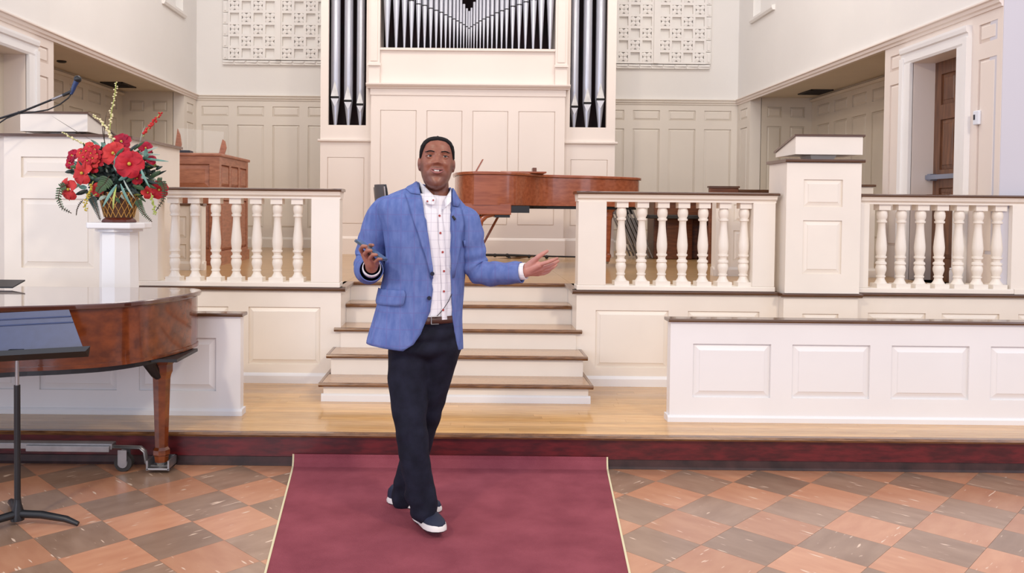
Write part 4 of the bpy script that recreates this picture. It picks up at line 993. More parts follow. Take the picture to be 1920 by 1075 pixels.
PY = 3.88
PO = Vector((-.2, PY, 0))
man = thing('person', PO + Vector((0, 0, .0048)), 'smiling person in blue checked blazer and dark trousers walking forward with open arms', 'person')
def pp(px, py, Y=PY): return at(px, py, Y) - PO
def remesh(mb, vox, smooth_it=3, name='body'):
    me = bpy.data.meshes.new('tmp'); me.from_pydata(mb.v, [], mb.f); me.update()
    ob = bpy.data.objects.new('tmp', me); COL.objects.link(ob)
    r = ob.modifiers.new('r', 'REMESH'); r.mode = 'VOXEL'; r.voxel_size = vox
    s_ = ob.modifiers.new('s', 'SMOOTH'); s_.factor = .5; s_.iterations = smooth_it
    dg = bpy.context.evaluated_depsgraph_get(); dg.update()
    out_ = bpy.data.meshes.new_from_object(ob.evaluated_get(dg)); out_.name = name
    bpy.data.objects.remove(ob); bpy.data.meshes.remove(me)
    out_.polygons.foreach_set('use_smooth', [True] * len(out_.polygons))
    return out_

# ---- head: rings around a vertical axis, face towards -y
HC = pp(819, 299, 3.845); HS = 3.845 / FPX     # eye level
hz = np.array([-.152, -.146, -.135, -.115, -.09, -.062, -.03, 0, .03, .055, .075, .088, .095, .0985])
hw = np.array([.010, .028, .041, .0560, .0665, .0735, .0765, .0775, .0765, .0720, .0600, .0430, .0240, .002])
hf = np.array([.058, .074, .085, .0890, .0890, .0900, .0910, .0900, .0905, .0850, .0700, .0500, .0280, .002])
hb = np.array([.010, .004, -.008, -.035, -.065, -.085, -.095, -.1, -.1, -.095, -.08, -.058, -.033, -.002])
def g(x, c, s_): return math.exp(-((x - c) / s_) ** 2)
def head_pt(z, a, extra=0.0):
    """a = azimuth, 0 towards the face; returns local (x, y, z)"""
    w = np.interp(z, hz, hw); f = np.interp(z, hz, hf); b_ = np.interp(z, hz, hb)
    ca, sa = math.cos(a), math.sin(a)
    ex = .86
    x = w * math.copysign(abs(sa) ** ex, sa); dep = f if ca > 0 else -b_
    y_ = -dep * math.copysign(abs(ca) ** (1.0 if ca < 0 else .92), ca)
    d = 0.0
    if ca > 0:
        ax_ = abs(x)
        d += .026 * g(x, 0, .0118) * (max(0, min(1, (.014 - z) / .044)) ** .9 if z > -.030 else g(z, -.030, .0075))     # nose
        d += .0125 * g(ax_, .0165, .0072) * g(z, -.0335, .0075)
        d += .0045 * g(z, .020, .009) * g(ax_, .028, .022)                         # brow
        d -= .0085 * g(ax_, .034, .014) * g(z, .001, .011)                         # eye sockets
        d += .0075 * g(ax_, .043, .015) * g(z, -.036, .016)                        # cheeks
        d -= .0048 * g(ax_, .020 + (-.035 - z) * .62, .0055) * g(z, -.052, .016)                         # smile folds
        d += .006 * g(x, 0, .026) * g(z, -.066, .018)                              # muzzle
        d -= .010 * g(x, 0, .022) * g(z, -.068, .0055)                             # mouth slit
        d -= .004 * g(x, 0, .03) * g(z, -.092, .008)
        d += .006 * g(x, 0, .022) * g(z, -.125, .016)                              # chin
    d += extra
    n = Vector((sa * .9, -ca, .0)); zz = z
    if z > .06: n.z = (z - .06) / .04 * .9
    n.normalize()
    return Vector((x, y_, zz)) + n * d
TILT = Matrix.Rotation(math.radians(-3), 3, 'X') @ Matrix.Rotation(math.radians(2), 3, 'Y')
TILT = Matrix.Rotation(math.radians(4), 3, 'Z') @ TILT
def hp(v): return HC + TILT @ Vector(v)
zz_ = sorted(set([float(v) for v in np.linspace(-.152, .0985, 76)]))
NA = 96
head = MB()
rows_ = [[hp(head_pt(z, 2 * math.pi * k / NA)) for k in range(NA)] for z in zz_]
head.grid(rows_, True)
o_ = len(head.v); head.v.append(tuple(hp((0, -.03, -.153)))); head.v.append(tuple(hp((0, 0, .0995))))
head.f += [(o_, (k + 1) % NA, k) for k in range(NA)] + [(o_ + 1, (len(zz_) - 1) * NA + k, (len(zz_) - 1) * NA + (k + 1) % NA) for k in range(NA)]
body = MB(); body.v = list(head.v); body.f = list(head.f)
for s in (-1, 1):                          # ears
    R_ = Matrix.Rotation(math.radians(s * 18), 3, 'Z')
    body.sphere(hp((s * .079, .005, -.028)), .03, 12, 10, (.30, .55, 1.02), R_)
    body.sphere(hp((s * .079, -.002, -.050)), .014, 10, 8, (.45, .6, 1), R_)
# neck, trunk, limbs (under the clothes)
nk = pp(820, 372, 3.875)
body.capsule(HC + Vector((0, .025, -.09)), nk, .054, .057, 18); body.capsule(nk, pp(815, 405, 3.89), .057, .07, 18)
for p_, r_, sc_ in ((pp(803, 430, 3.89), .15, (1.1, .72, 1)), (pp(797, 500, 3.89), .145, (1.05, .75, 1.2)), (pp(790, 570, 3.89), .14, (1.08, .75, 1.1)), (pp(797, 625, 3.89), .125, (1.08, .75, .9))): body.sphere(p_, r_, 18, 12, sc_)
RS, RE, RW = pp(722, 405, 3.90), pp(694, 497, 3.93), pp(697, 503, 3.70)
LS, LE, LW = pp(872, 418, 3.90), pp(893, 513, 3.90), pp(984, 511, 3.80)
for a, b_, c_ in ((RS, RE, RW), (LS, LE, LW)):
    body.capsule(pp(803, 415, 3.89), a, .07, .06); body.capsule(a, b_, .055, .044); body.capsule(b_, c_, .043, .029)
RL = [pp(770, 655, 3.875), pp(765, 710, 3.86), pp(767, 760, 3.83), pp(773, 810, 3.80), pp(776, 855, 3.79), pp(785, 905, 3.795), pp(796, 958, 3.80)]
LL = [pp(826, 650, 3.90), pp(815, 700, 3.925), pp(803, 760, 3.955), pp(790, 815, 3.985), pp(778, 860, 4.03), pp(764, 905, 4.08), pp(757, 930, 4.11)]
for ch_ in (RL, LL):
    rd = [.085, .076, .064, .054, .050, .044, .038]
    for i in range(6): body.capsule(ch_[i], ch_[i + 1], rd[i], rd[i + 1])
# his left hand, open palm up
def finger(pts, rads):
    for i in range(len(pts) - 1): body.capsule(pts[i], pts[i + 1], rads[i], rads[i + 1], 10)
LHW = pp(986, 511, 3.795)
def hq(px, py, Y): return pp(px, py, Y)
body.capsule(LW, hq(992, 508, 3.79), .029, .029)
for p_, q_, r1, r2 in (((992, 507, 3.785), (1012, 499, 3.742), .026, .0150), ((992, 509, 3.79), (1015, 505, 3.76), .026, .0155), ((992, 511, 3.795), (1014, 510, 3.78), .024, .0150), ((992, 512, 3.80), (1009, 515, 3.80), .021, .0140), ((990, 503, 3.785), (1003, 491, 3.752), .022, .017)):
    body.capsule(hq(*p_), hq(*q_), r1, r2, 12)
finger([hq(1001, 492, 3.752), hq(1009, 484, 3.730), hq(1018, 478, 3.72), hq(1026, 473, 3.715)], [.0150, .0115, .0105, .0075])
finger([hq(1013, 498, 3.738), hq(1026, 494, 3.712), hq(1037, 490, 3.702), hq(1045, 486.5, 3.70)], [.0105, .0094, .0086, .0066])
finger([hq(1016, 505, 3.758), hq(1030, 501, 3.740), hq(1040, 496, 3.735), hq(1047, 491.5, 3.736)], [.0108, .0096, .0088, .0068])
finger([hq(1015, 510.5, 3.780), hq(1028, 508, 3.772), hq(1037, 503.5, 3.772), hq(1043, 498.5, 3.775)], [.0102, .0090, .0083, .0064])
finger([hq(1009, 516, 3.800), hq(1020, 515.5, 3.802), hq(1028, 512, 3.806), hq(1033, 508, 3.81)], [.0092, .0080, .0074, .0058])
# his right hand, closed around a phone
body.capsule(RW, hq(694, 492, 3.675), .029, .026)
for p_, q_, r1, r2 in (((694, 497, 3.68), (682, 478, 3.66), .024, .015), ((696, 497, 3.68), (689, 482, 3.65), .024, .015), ((699, 498, 3.68), (698, 489, 3.645), .022, .015), ((702, 499, 3.68), (706, 494, 3.65), .02, .013)):
    body.capsule(hq(*p_), hq(*q_), r1, r2, 12)
finger([hq(681, 478, 3.66), hq(676, 470, 3.635), hq(680, 464, 3.606), hq(687, 464, 3.600)], [.0108, .0100, .0092, .0074])
finger([hq(689, 484, 3.65), hq(684, 478, 3.622), hq(689, 472, 3.600), hq(696, 472, 3.594)], [.0112, .0102, .0094, .0074])
finger([hq(698, 491, 3.645), hq(694, 486, 3.618), hq(699, 480, 3.596), hq(706, 480, 3.590)], [.0108, .0098, .0090, .0072])
finger([hq(706, 497, 3.65), hq(704, 493, 3.622), hq(709, 488, 3.602), hq(715, 488, 3.596)], [.0095, .0086, .0080, .0064])
finger([hq(692, 492, 3.70), hq(692, 474, 3.715), hq(694, 463, 3.695), hq(699, 462, 3.665)], [.016, .0125, .011, .008])
bm_ = remesh(body, .0034, 2)
bm_.materials.clear(); bm_.materials.append(MATS['skin'])
# stubble, pale palms: colour attribute painted from position (own colour of the skin)
ca = bm_.color_attributes.new('tone', 'FLOAT_COLOR', 'POINT')
co = np.empty(len(bm_.vertices) * 3); bm_.vertices.foreach_get('co', co); co = co.reshape(-1, 3)
Ti = np.array(TILT.transposed()); loc_ = (co - np.array(HC)) @ Ti.T
x, y_, z = loc_[:, 0], loc_[:, 1], loc_[:, 2]
sm = lambda v, a, b: np.clip((v - a) / (b - a), 0, 1)
jaw = sm(-z, .060, .090) * sm(z, -.165, -.15) * sm(y_ * -1, -.045, -.01)
side_b = sm(np.abs(x), .055, .066) * sm(-z, .015, .04) * sm(z, -.165, -.15) * sm(-y_, -.03, .0) * (1 - sm(-y_, .055, .075))
must = np.exp(-((z + .052) / .007) ** 2) * np.exp(-(x / .026) ** 4) * (y_ < -.06)
chin_clear = np.exp(-(x / .020) ** 2) * np.exp(-((z + .105) / .012) ** 2)
stub = np.clip(np.maximum(np.maximum(jaw * .55, side_b * .6), must * .55) - .5 * chin_clear, 0, 1) * (np.linalg.norm(loc_, axis=1) < .21)
hl = np.array(pp(1008, 500, 3.76)); hr = np.array(pp(692, 482, 3.65))
palm = np.exp(-(np.linalg.norm(co - hl, axis=1) / .12) ** 4) + .35 * np.exp(-(np.linalg.norm(co - hr, axis=1) / .08) ** 4)
arr = np.ones((len(co), 4)); arr[:, 0] = stub; arr[:, 1] = np.clip(palm, 0, 1); arr[:, 2] = 0
ca.data.foreach_set('color', arr.ravel())
nt = MATS['skin'].node_tree; N = nt.nodes; L = nt.links; b = N['Principled BSDF']; src = b.inputs['Base Color'].links[0].from_socket
at_ = N.new('ShaderNodeAttribute'); at_.attribute_name = 'tone'; sx = N.new('ShaderNodeSeparateColor'); L.new(at_.outputs['Color'], sx.inputs[0])
m1 = N.new('ShaderNodeMix'); m1.data_type = 'RGBA'; m1.inputs[7].default_value = (*lin((74, 48, 44)), 1); L.new(sx.outputs[0], m1.inputs[0]); L.new(src, m1.inputs[6])
m2 = N.new('ShaderNodeMix'); m2.data_type = 'RGBA'; m2.inputs[7].default_value = (*lin((200, 142, 128)), 1); L.new(sx.outputs[1], m2.inputs[0]); L.new(m1.outputs[2], m2.inputs[6]); L.new(m2.outputs[2], b.inputs['Base Color'])
bod = link('body', bm_, man)
# face details
for s in (-1, 1):
    e = MB().sphere(hp((s * .0345, -.0705, .001)), .0125, 16, 12).build('eye', 'eye_white', bod, 180)
    MB().sphere(hp((s * .0345 + .0005, -.0788, .0012)), .0074, 12, 8, (1, .7, 1)).build('iris', 'iris', e, 180)
    def lid(zo, th, nm, yo):
        pts = []
        for k in range(9):
            t = k / 8 - .5; xx = s * .0345 + t * .041; pts.append(hp((xx, -.0815 + .045 * t * t + yo, .0005 + zo * (1 - (2 * t) ** 2))))
        MB().tube(pts, [th * (.45 + .55 * (1 - abs(k / 8 - .5) * 2)) for k in range(9)], 8).build(nm, 'skin' if nm == 'eyelid' else 'hair', bod, 180)
    lid(.0078, .0048, 'eyelid', .000); lid(-.0076, .0042, 'eyelid', .001)
    MB().tube([hp((s * .0345 + (k / 8 - .5) * .033, -.0848 + .045 * (k / 8 - .5) ** 2, .0032 + .0030 * (1 - (k / 4 - 1) ** 2))) for k in range(9)], .0011, 6).build('lash', 'hair', bod, 180)
    pts = [hp(head_pt(.0195 + .0035 * math.sin(math.pi * min(1, k / 6)), s * (.15 + .62 * k / 8) , .0008)) for k in range(9)]
    MB().tube(pts, [.0018 + .0026 * math.sin(math.pi * (k + 2.5) / 11) for k in range(9)], 8, flat=.6).build('eyebrow', 'hair', bod, 180)
MW = .033
def lip_arc(z0, sag, th, nm, y0, up_):
    pts = []; rr = []
    for k in range(19):
        t = k / 18 * 2 - 1; q = 1 - t * t; xx = MW * t
        cup = (.0016 * (g(abs(t), .25, .18)) if up_ else 0)
        pts.append(hp((xx, y0 + .021 * t * t, z0 + .0035 * t * t - sag * q + cup))); rr.append(th * (.30 + .70 * q ** .8))
    MB().tube(pts, rr, 10, flat=.9).build(nm, 'lip', bod, 180)
MB().sphere(hp((0, -.0835, -.0665)), .022, 16, 10, (1.30, .5, .34)).build('mouth_inside', 'mouth_inside', bod, 180)
lip_arc(-.0600, .0015, .0040, 'upper_lip', -.0995, True); lip_arc(-.0625, .0140, .0062, 'lower_lip', -.0975, False)
mb = MB(); mb.grid([[hp((.021 * (k / 10 * 2 - 1), -.0965 + .012 * (k / 10 * 2 - 1) ** 2, zz + .0014 * (k / 10 * 2 - 1) ** 2)) for k in range(11)] for zz in (-.0700, -.0625)]); mb.build('teeth', 'teeth', bod, 180)
# short hair
def hmask(z, a):
    aa = abs((a + math.pi) % (2 * math.pi) - math.pi)
    line = np.interp(aa, [0, .55, .8, 1.0, 1.2, 1.45, 1.62, 1.9, 2.4, 3.15], [.072, .066, .052, .020, -.008, -.014, .006, -.02, -.055, -.065])
    return min(1, max(0, (z - line) / .012))
zh = [float(v) for v in np.linspace(-.07, .0985, 60)]
hr_ = []
for z_ in zh:
    r_ = []
    for k in range(NA):
        a = 2 * math.pi * k / NA; mk_ = hmask(z_, a); n_ = mnoise.noise(Vector((math.sin(a) * 40, math.cos(a) * 40, z_ * 400))) * .0008
        r_.append(hp(head_pt(z_, a, -.003 + (.0088 + n_) * mk_)))
    hr_.append(r_)
hmb = MB().grid(hr_, True); o_ = len(hmb.v); hmb.v.append(tuple(hp((0, 0, .1065)))); hmb.f += [(o_, (len(zh) - 1) * NA + k, (len(zh) - 1) * NA + (k + 1) % NA) for k in range(NA)]
hmb.build('hair', 'hair', man, 180)

# ---- jacket
PSI = math.radians(20); FRT = Vector((math.sin(PSI), -math.cos(PSI), 0)); RGT = Vector((math.cos(PSI), math.sin(PSI), 0))
JT = [(655, 690, 868, .150, -.13), (640, 691, 867, .150, -.07), (620, 696, 866, .148, -.03), (600, 701, 866, .145, 0), (580, 706, 867, .141, 0), (560, 711, 868, .138, 0), (520, 720, 870, .134, 0), (480, 725, 875, .136, 0), (440, 720, 880, .138, -.03), (415, 712, 886, .134, -.07), (400, 708, 888, .126, -.10), (388, 716, 883, .116, -.13), (376, 736, 872, .104, -.15), (366, 756, 861, .094, -.16), (357, 774, 851, .084, -.16), (349, 783, 845, .074, -.16)]
E1 = [(655, 756), (640, 775), (620, 790), (600, 799), (580, 806), (560, 810), (520, 811), (480, 808), (440, 802), (415, 798), (400, 795), (388, 792), (376, 789), (366, 787), (357, 786), (349, 785)]
E2 = [(655, 862), (640, 858), (620, 853), (600, 850), (580, 849), (560, 848), (520, 847), (480, 846), (440, 846), (400, 846), (376, 847), (357, 846), (349, 844)]
def ip(tab, y_, c=1):
    t = sorted(tab); return float(np.interp(y_, [r[0] for r in t], [r[c] for r in t]))
def sm_ip(y_, c): return sum(ip(JT, y_ + d, c) * w for d, w in ((-10, .2), (-5, .2), (0, .2), (5, .2), (10, .2))) if y_ > 405 and y_ < 645 else ip(JT, y_, c)
def ring(y_, k=1.0):
    xl, xr, b_, tl = (sm_ip(y_, i) for i in (1, 2, 3, 4)); c = pp((xl + xr) / 2, y_)
    a = (xr - xl) / 2 * PY / FPX
    a = math.sqrt(max(a * a - (b_ * math.sin(PSI)) ** 2, .001)) / math.cos(PSI)
    return c, a * k, b_ * k, tl
def jpt(y_, ph, k=1.0, out_=0.0):
    c, a, b_, tl = ring(y_, k); sp_, cp = math.sin(ph), math.cos(ph)
    u = a * math.copysign(abs(sp_) ** .9, sp_); v = b_ * math.copysign(abs(cp) ** .9, cp)
    n = (RGT * (u / (a * a)) + FRT * (v / (b_ * b_))).normalized()
    return c + RGT * u + FRT * v + n * out_ + Vector((0, 0, tl * u))
def phi_for(y_, px, k=1.0):
    """angle on the front whose picture column is px"""
    best, bd = 0, 1e9
    for i in range(-60, 61):
        ph = i / 60 * 1.75; q = jpt(y_, ph, k) + PO
        d_ = Vector((q.x, q.y, q.z - CAMH)); col_ = PCX + FPX * d_.dot(CR) / d_.dot(_fw)
        if abs(col_ - px) < bd: best, bd = ph, abs(col_ - px)
    return best
ys = [655, 648, 640, 630, 620, 610, 600, 590, 580, 570, 560, 550, 540, 530, 520, 510, 500, 490, 480, 470, 460, 450, 440, 430, 422, 415, 408, 402, 396, 390, 384, 378, 372, 366, 361, 357, 353, 349]
jr = []; NJ = 70
for y_ in ys:
    p1, p2 = phi_for(y_, ip(E1, y_)), phi_for(y_, ip(E2, y_)); span = 2 * math.pi - (p2 - p1); r_ = []
    for k in range(NJ + 1):
        ph = p2 + span * k / NJ; q = jpt(y_, ph)
        if 400 < y_: 
            f_ = mnoise.noise(Vector((q.x * 9, q.y * 9, q.z * 4.5))) * .007 + mnoise.noise(Vector((q.x * 22 + 5, q.y * 22, q.z * 10))) * .003
            q = jpt(y_, ph, 1.0, f_ * min(1, k / 6, (NJ - k) / 6 + .0))
        r_.append(q)
    jr.append(r_)
jk = MB().grid(jr).build('jacket', 'jacket_blue', man, 180)
so = jk.modifiers.new('thick', 'SOLIDIFY'); so.thickness = .006; so.offset = -1
def strip(edges, name, m_, off, parent, n=6, thick=.004):
    """patch on the jacket front between two picture columns, row by row"""
    rr = []
    for y_, xa, xb in edges:
        a, b_ = phi_for(y_, xa), phi_for(y_, xb); rr.append([jpt(y_, a + (b_ - a) * k / n, 1.0, off) for k in range(n + 1)])
    o = MB().grid(rr).build(name, m_, parent, 180); s_ = o.modifiers.new('t', 'SOLIDIFY'); s_.thickness = thick; s_.offset = 1; return o
strip([(520, 808, 811), (500, 803, 810), (480, 797, 808), (460, 791, 805), (440, 785, 802), (420, 777, 798), (400, 770, 795), (385, 764, 792), (374, 760, 789)], 'lapel', 'jacket_blue', .005, jk)
strip([(373, 771, 789), (366, 762, 787), (360, 766, 786), (354, 774, 785), (349, 781, 785)], 'collar', 'jacket_blue', .006, jk)
strip([(520, 847, 850), (500, 846, 854), (480, 846, 858), (460, 846, 862), (440, 846, 865), (418, 846, 868), (400, 846, 866), (385, 847, 862)], 'lapel', 'jacket_blue', .005, jk)
strip([(383, 847, 858), (374, 847, 860), (365, 846, 856), (357, 846, 851), (351, 845, 848)], 'collar', 'jacket_blue', .006, jk)
strip([(569, 709, 755), (564, 708, 758), (556, 709, 760), (548, 711, 760), (541, 713, 759)], 'pocket_flap', 'jacket_blue', .006, jk)
strip([(462, 868, 876), (457, 868, 877), (450, 867, 877)], 'breast_pocket', 'jacket_blue', .004, jk)
for px, py in ((804, 555), (810, 511)):
    c = jpt(py, phi_for(py, px), 1, .008); MB().tube([c, c + FRT * .005], .0095, 14).build('button', 'button_navy', jk, 40)
# sleeves with folds
def sleeve(path, rads, seed, parent, n=28, m_=44):
    P = [Vector(p) for p in path]; t = np.linspace(0, len(P) - 1, m_)
    def cr(i, u, A): 
        p0, p1, p2, p3 = A[max(i - 1, 0)], A[i], A[min(i + 1, len(A) - 1)], A[min(i + 2, len(A) - 1)]
        return .5 * ((2 * p1) + (p2 - p0) * u + (2 * p0 - 5 * p1 + 4 * p2 - p3) * u * u + (3 * p1 - p0 - 3 * p2 + p3) * u ** 3)
    C = [cr(min(int(v), len(P) - 2), v - min(int(v), len(P) - 2), P) for v in t]; Rr = [cr(min(int(v), len(P) - 2), v - min(int(v), len(P) - 2), rads) for v in t]
    mb = MB().tube(C, Rr, n, caps=False)
    for i in range(m_):
        for k in range(n):
            q = Vector(mb.v[i * n + k]); d = (q - C[i]).normalized(); s_ = i / m_
            fo = math.sin(i * 1.15 + 2.2 * math.sin(2 * math.pi * k / n + seed)) * .0035 * (1.6 * g(s_, .55, .22) + .5 * g(s_, .9, .15)) + mnoise.noise(q * 16 + Vector((seed, 0, 0))) * .006
            if i > m_ - 3: fo *= .2
            mb.v[i * n + k] = tuple(q + d * fo)
    o = mb.build('sleeve', 'jacket_blue', parent, 180); s2_ = o.modifiers.new('t', 'SOLIDIFY'); s2_.thickness = .004; s2_.offset = -1
    return o
sleeve([pp(742, 392, 3.89), pp(722, 402, 3.90), pp(710, 430, 3.915), pp(701, 462, 3.94), pp(695, 490, 3.945), pp(692, 505, 3.89), pp(692, 510, 3.80), pp(696, 508, 3.715)], [.062, .078, .082, .080, .078, .070, .062, .056], 1.0, jk)
sleeve([pp(858, 410, 3.89), pp(872, 416, 3.895), pp(880, 440, 3.90), pp(886, 474, 3.91), pp(892, 502, 3.905), pp(908, 514, 3.885), pp(940, 515, 3.85), pp(978, 513, 3.81)], [.056, .066, .068, .066, .062, .060, .055, .050], 3.0, jk)
# cuffs of the shirt
for c0_, c1_, r_ in ((pp(696, 507, 3.74), pp(697, 503, 3.695), .043), (pp(970, 512, 3.815), pp(986, 510.5, 3.797), .040)):
    o = MB().tube([c0_, c1_], [r_, r_ * .97], 24, caps=False).build('shirt_cuff', 'shirt', man, 60); s_ = o.modifiers.new('t', 'SOLIDIFY'); s_.thickness = .004
# ---- shirt front with collar, buttons
sr = []
for y_ in [602, 595, 585, 575, 560, 545, 530, 515, 500, 485, 470, 455, 440, 425, 412, 402, 394, 388, 382, 376, 370]:
    a, b_ = phi_for(y_, ip(E1, y_) - 16, .95), phi_for(y_, ip(E2, y_) + 14, .95); sr.append([jpt(y_, a + (b_ - a) * k / 24, .95, mnoise.noise(Vector((k * .35, y_ * .03, 3))) * .004) for k in range(25)])
sh = MB().grid(sr).build('shirt', 'shirt', man, 180)
def on_shirt(px, py, off=.004): return jpt(py, phi_for(py, px, .95), .95, off)
for px, py in ((824, 405), (825, 437), (828, 472), (832, 507), (831, 544), (829, 578)):
    c = on_shirt(px, py, .006); MB().tube([c, c + FRT * .004], .0052, 12).build('button', 'button_red', sh, 40)
pl_ = [[on_shirt(824 + 8 * min(1, max(0, (y_ - 400) / 110)) + dx, y_, .0062 if abs(dx) < 4.8 else .002) for dx in (-5, -4.6, 0, 4.6, 5)] for y_ in range(392, 600, 12)]
MB().grid(pl_).build('placket', 'shirt', sh, 180)
def flap(q, nm, m_='shirt'):
    P = [Vector(v) for v in q]; rr = []
    for i in range(5):
        u = i / 4; rr.append([P[0].lerp(P[3], u).lerp(P[1].lerp(P[2], u), k / 4) + Vector((0, -.006 * math.sin(math.pi * k / 4), 0)) for k in range(5)])
    o = MB().grid(rr).build(nm, m_, sh, 180); s_ = o.modifiers.new('t', 'SOLIDIFY'); s_.thickness = .003; return o
flap([pp(786, 341, 3.845), pp(818, 374, 3.775), pp(814, 387, 3.752), pp(796, 384, 3.772)], 'collar_flap')
flap([pp(846, 356, 3.85), pp(833, 377, 3.785), pp(835, 391, 3.752), pp(846, 380, 3.775)], 'collar_flap')
# collar band around the neck
bd = []
for zo in (0, 1):
    r_ = []
    for k in range(33):
        a = 2 * math.pi * k / 32; c = nk + Vector((0, .0, -.012 + zo * .03)); dz = (-.022 * max(0, math.cos(a)) - .010 * math.sin(a))
        r_.append(c + Vector((.074 * math.sin(a), -.072 * math.cos(a) - .004, dz + .012)))
    bd.append(r_)
MB().grid(bd).build('collar_band', 'shirt', sh, 180)
for px, py, Y in ((801, 379.5, 3.762), (812, 377.5, 3.758)):
    c = pp(px, py, Y); MB().tube([c, c + FRT * .004], .004, 10).build('collar_button', 'button_red', sh, 40)
# lapel microphone and its cable
c = jpt(408, phi_for(408, 848), 1, .014); lm = MB().tube([c + Vector((-.006, 0, .012)), c + Vector((.008, 0, -.006))], .0055, 8).build('lapel_microphone', 'cable_black', man, 60)
MB().tube([on_shirt(846, 549, .006), on_shirt(840, 562, .006), on_shirt(832, 574, .006), on_shirt(822, 585, .006), on_shirt(815, 592, .006)], .0018, 6).build('microphone_cable', 'cable_black', man, 60)

# ---- trousers: hips and two legs in one surface
tr = MB()
def tube_chain(path, rads, mb, n=20):
    for i in range(len(path) - 1): mb.capsule(path[i], path[i + 1], rads[i], rads[i + 1], n)
for y_, k_ in ((604, .93), (625, .95), (650, .96)):
    c, a, b_, _t = ring(y_, k_); c = pp(798, y_, 3.885)
    tr.sphere(c, .1, 20, 12, (min(a, .185) / .1, .128 / .1, .62), Matrix.Rotation(PSI, 3, 'Z'))
tube_chain([pp(770, 655, 3.875), pp(765, 710, 3.86), pp(767, 760, 3.83), pp(773, 810, 3.80), pp(776, 855, 3.79), pp(785, 905, 3.795), pp(796, 958, 3.80)], [.105, .097, .087, .077, .072, .068, .066], tr)
tube_chain([pp(826, 650, 3.90), pp(815, 700, 3.925), pp(803, 760, 3.955), pp(790, 815, 3.985), pp(778, 860, 4.03), pp(764, 905, 4.08), pp(757, 934, 4.11)], [.103, .092, .080, .071, .067, .066, .066], tr)
tm_ = remesh(tr, .009, 6, 'trousers'); tm_.materials.clear(); tm_.materials.append(MATS['trousers'])
tm_.update(); nv = len(tm_.vertices); cc = np.empty(nv * 3); tm_.vertices.foreach_get('co', cc); cc = cc.reshape(-1, 3); nn_ = np.empty(nv * 3); tm_.vertices.foreach_get('normal', nn_); nn_ = nn_.reshape(-1, 3)
for i in range(nv):
    q = Vector(cc[i]); zz = q.z
    am = .004 + .012 * g(zz, .13, .11) + .007 * g(zz, .50, .09) + .004 * g(zz, .80, .07)
    d_ = mnoise.noise(Vector((q.x * 13 + q.z * 6, q.y * 13, q.z * 15 - q.x * 9))) * am + mnoise.noise(Vector((q.x * 5 + 9, q.y * 5, q.z * 3))) * .004
    cc[i] = q + Vector(nn_[i]) * d_
tm_.vertices.foreach_set('co', cc.ravel()); tm_.update()
tro = link('trousers', tm_, man)
# belt
bl = []
for y_ in (603, 590):
    a, b_ = phi_for(596, 796, .94), phi_for(596, 856, .94); bl.append([jpt(596, a + (b_ - a) * k / 16, .935, .004) + Vector((0, 0, (596 - y_) * PY / FPX)) for k in range(17)])
be = MB().grid(bl).build('belt', 'belt_brown', man, 180); s_ = be.modifiers.new('t', 'SOLIDIFY'); s_.thickness = .004; s_.offset = 1
c = jpt(596, phi_for(596, 815, .94), .935, .012)
for a, b_ in (((-.018, .017), (.018, .017)), ((-.018, -.017), (.018, -.017)), ((-.018, -.017), (-.018, .017))):
    MB().tube([c + RGT * a[0] + Vector((0, 0, a[1])), c + RGT * b_[0] + Vector((0, 0, b_[1]))], .0025, 6).build('buckle', 'steel', be, 60)

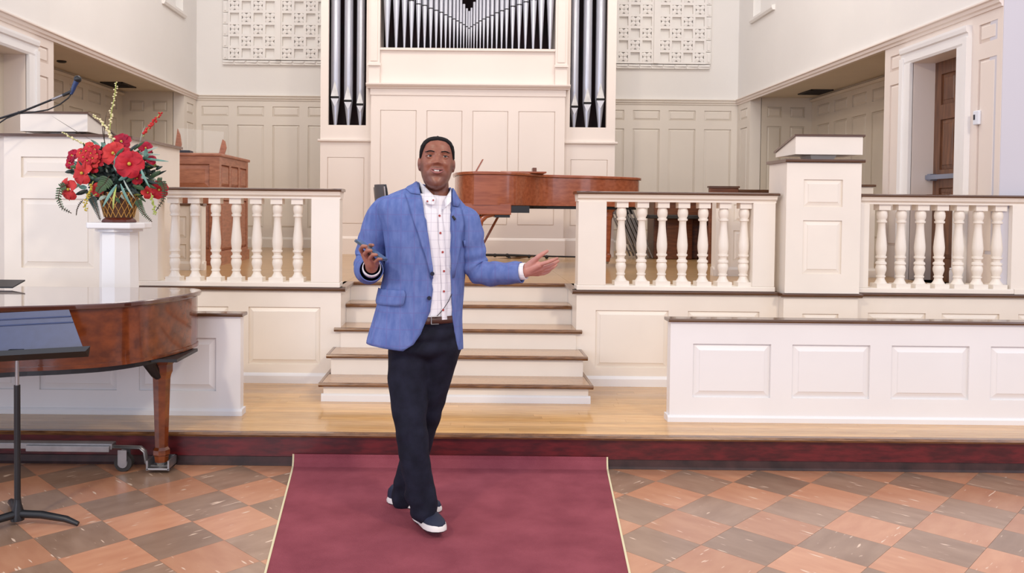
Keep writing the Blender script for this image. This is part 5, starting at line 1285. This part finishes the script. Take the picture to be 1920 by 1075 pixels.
# ---- shoes
def shoe(heel, toe_dir, lift, nm='shoe'):
    """heel = back end on the ground; toe_dir = angle of the foot; lift = toe pitch"""
    ux = Vector((math.cos(toe_dir), math.sin(toe_dir), 0)); M_ = Matrix.Rotation(toe_dir, 3, 'Z') @ Matrix.Rotation(-lift, 3, 'Y')
    def S(x, y_, z): return Vector(heel) + M_ @ Vector((x, y_, z))
    xs = [0, .02, .06, .11, .16, .21, .25, .28, .298]; wd = [.018, .032, .038, .038, .044, .05, .047, .035, .012]
    def outl(k, z): return [S(x * k + (1 - k) * .15, w * k, z) for x, w in zip(xs, wd)] + [S(x * k + (1 - k) * .15, -w * k, z) for x, w in reversed(list(zip(xs, wd)))]
    sole = MB(); A_ = outl(1.02, .004); B_ = outl(1.03, .016); C_ = outl(.99, .030); n = len(A_)
    sole.grid([A_, B_, C_], True); sole.f.append(tuple(range(2 * n, 3 * n))); 
    up_ = MB(); rr = []
    hs_ = [.070, .092, .098, .094, .080, .066, .056, .046, .034]
    for x, w, h in zip(xs, wd, hs_):
        r_ = []
        for k in range(13):
            a = math.pi * k / 12; r_.append(S(x, w * .95 * math.copysign(abs(math.cos(a)) ** .8, math.cos(a)), .026 + (h - .026) * math.sin(a) ** .75))
        rr.append(r_)
    up_.grid(rr); up_.f.append(tuple(range(12, -1, -1))); o = len(rr) * 13 - 13; up_.f.append(tuple(o + k for k in range(13)))
    so_ = up_.build(nm, 'shoe_navy', man, 60)
    sole.build('sole', 'sole_white', so_, 60)
    D_ = outl(1.0, 0.0005); E_ = outl(1.015, .006); ds = MB().grid([D_, E_], True); ds.f.append(tuple(range(len(D_) - 1, -1, -1))); ds.build('outsole', 'sole_dark', so_, 60)
    for k in range(4):
        x = .135 + k * .022; h = float(np.interp(x, xs, hs_)) + .003
        MB().tube([S(x, -.022, h - .008), S(x + .004, 0, h + .001), S(x, .022, h - .008)], .0032, 6).build('lace', 'button_navy', so_, 60)
    return so_
shoe((-.205 - PO.x, 3.945 - PO.y, .0), math.radians(-66), math.radians(7))
shoe((-.362 - PO.x, 4.165 - PO.y, .0), math.radians(-27), 0)

# ---- phone in his right hand
ph_ = thing('phone', at(696, 472, 3.635), 'dark grey phone held in the raised hand at the left', 'phone')
a_, b_ = at(670, 453, 3.672), at(722, 490, 3.635); c_ = (a_ + b_) / 2; ph_.location = c_ + Vector((0, 0, .0048))
ux = (b_ - a_).normalized(); uy = Vector((.06, .985, .06)); uy = (uy - ux * uy.dot(ux)).normalized(); uz = ux.cross(uy)
def pb_(L_, W_, t0, t1, r=.008):
    pts = []
    for cxs, cys, a0 in ((1, 1, 0), (-1, 1, 90), (-1, -1, 180), (1, -1, 270)):
        for k in range(5):
            a = math.radians(a0 + 22.5 * k); pts.append((cxs * (L_ - r) + r * math.cos(a), cys * (W_ - r) + r * math.sin(a)))
    n = len(pts); return MB().add([ux * p + uy * q + uz * t0 for p, q in pts] + [ux * p + uy * q + uz * t1 for p, q in pts], [tuple(range(n - 1, -1, -1)), tuple(range(n, 2 * n))] + [(i, (i + 1) % n, n + (i + 1) % n, n + i) for i in range(n)])
pb_(.080, .036, -.005, .005).build('phone_case', 'phone_grey', ph_, 40)
pb_(.077, .033, .005, .0062).build('screen', 'phone_glass', ph_, 40)
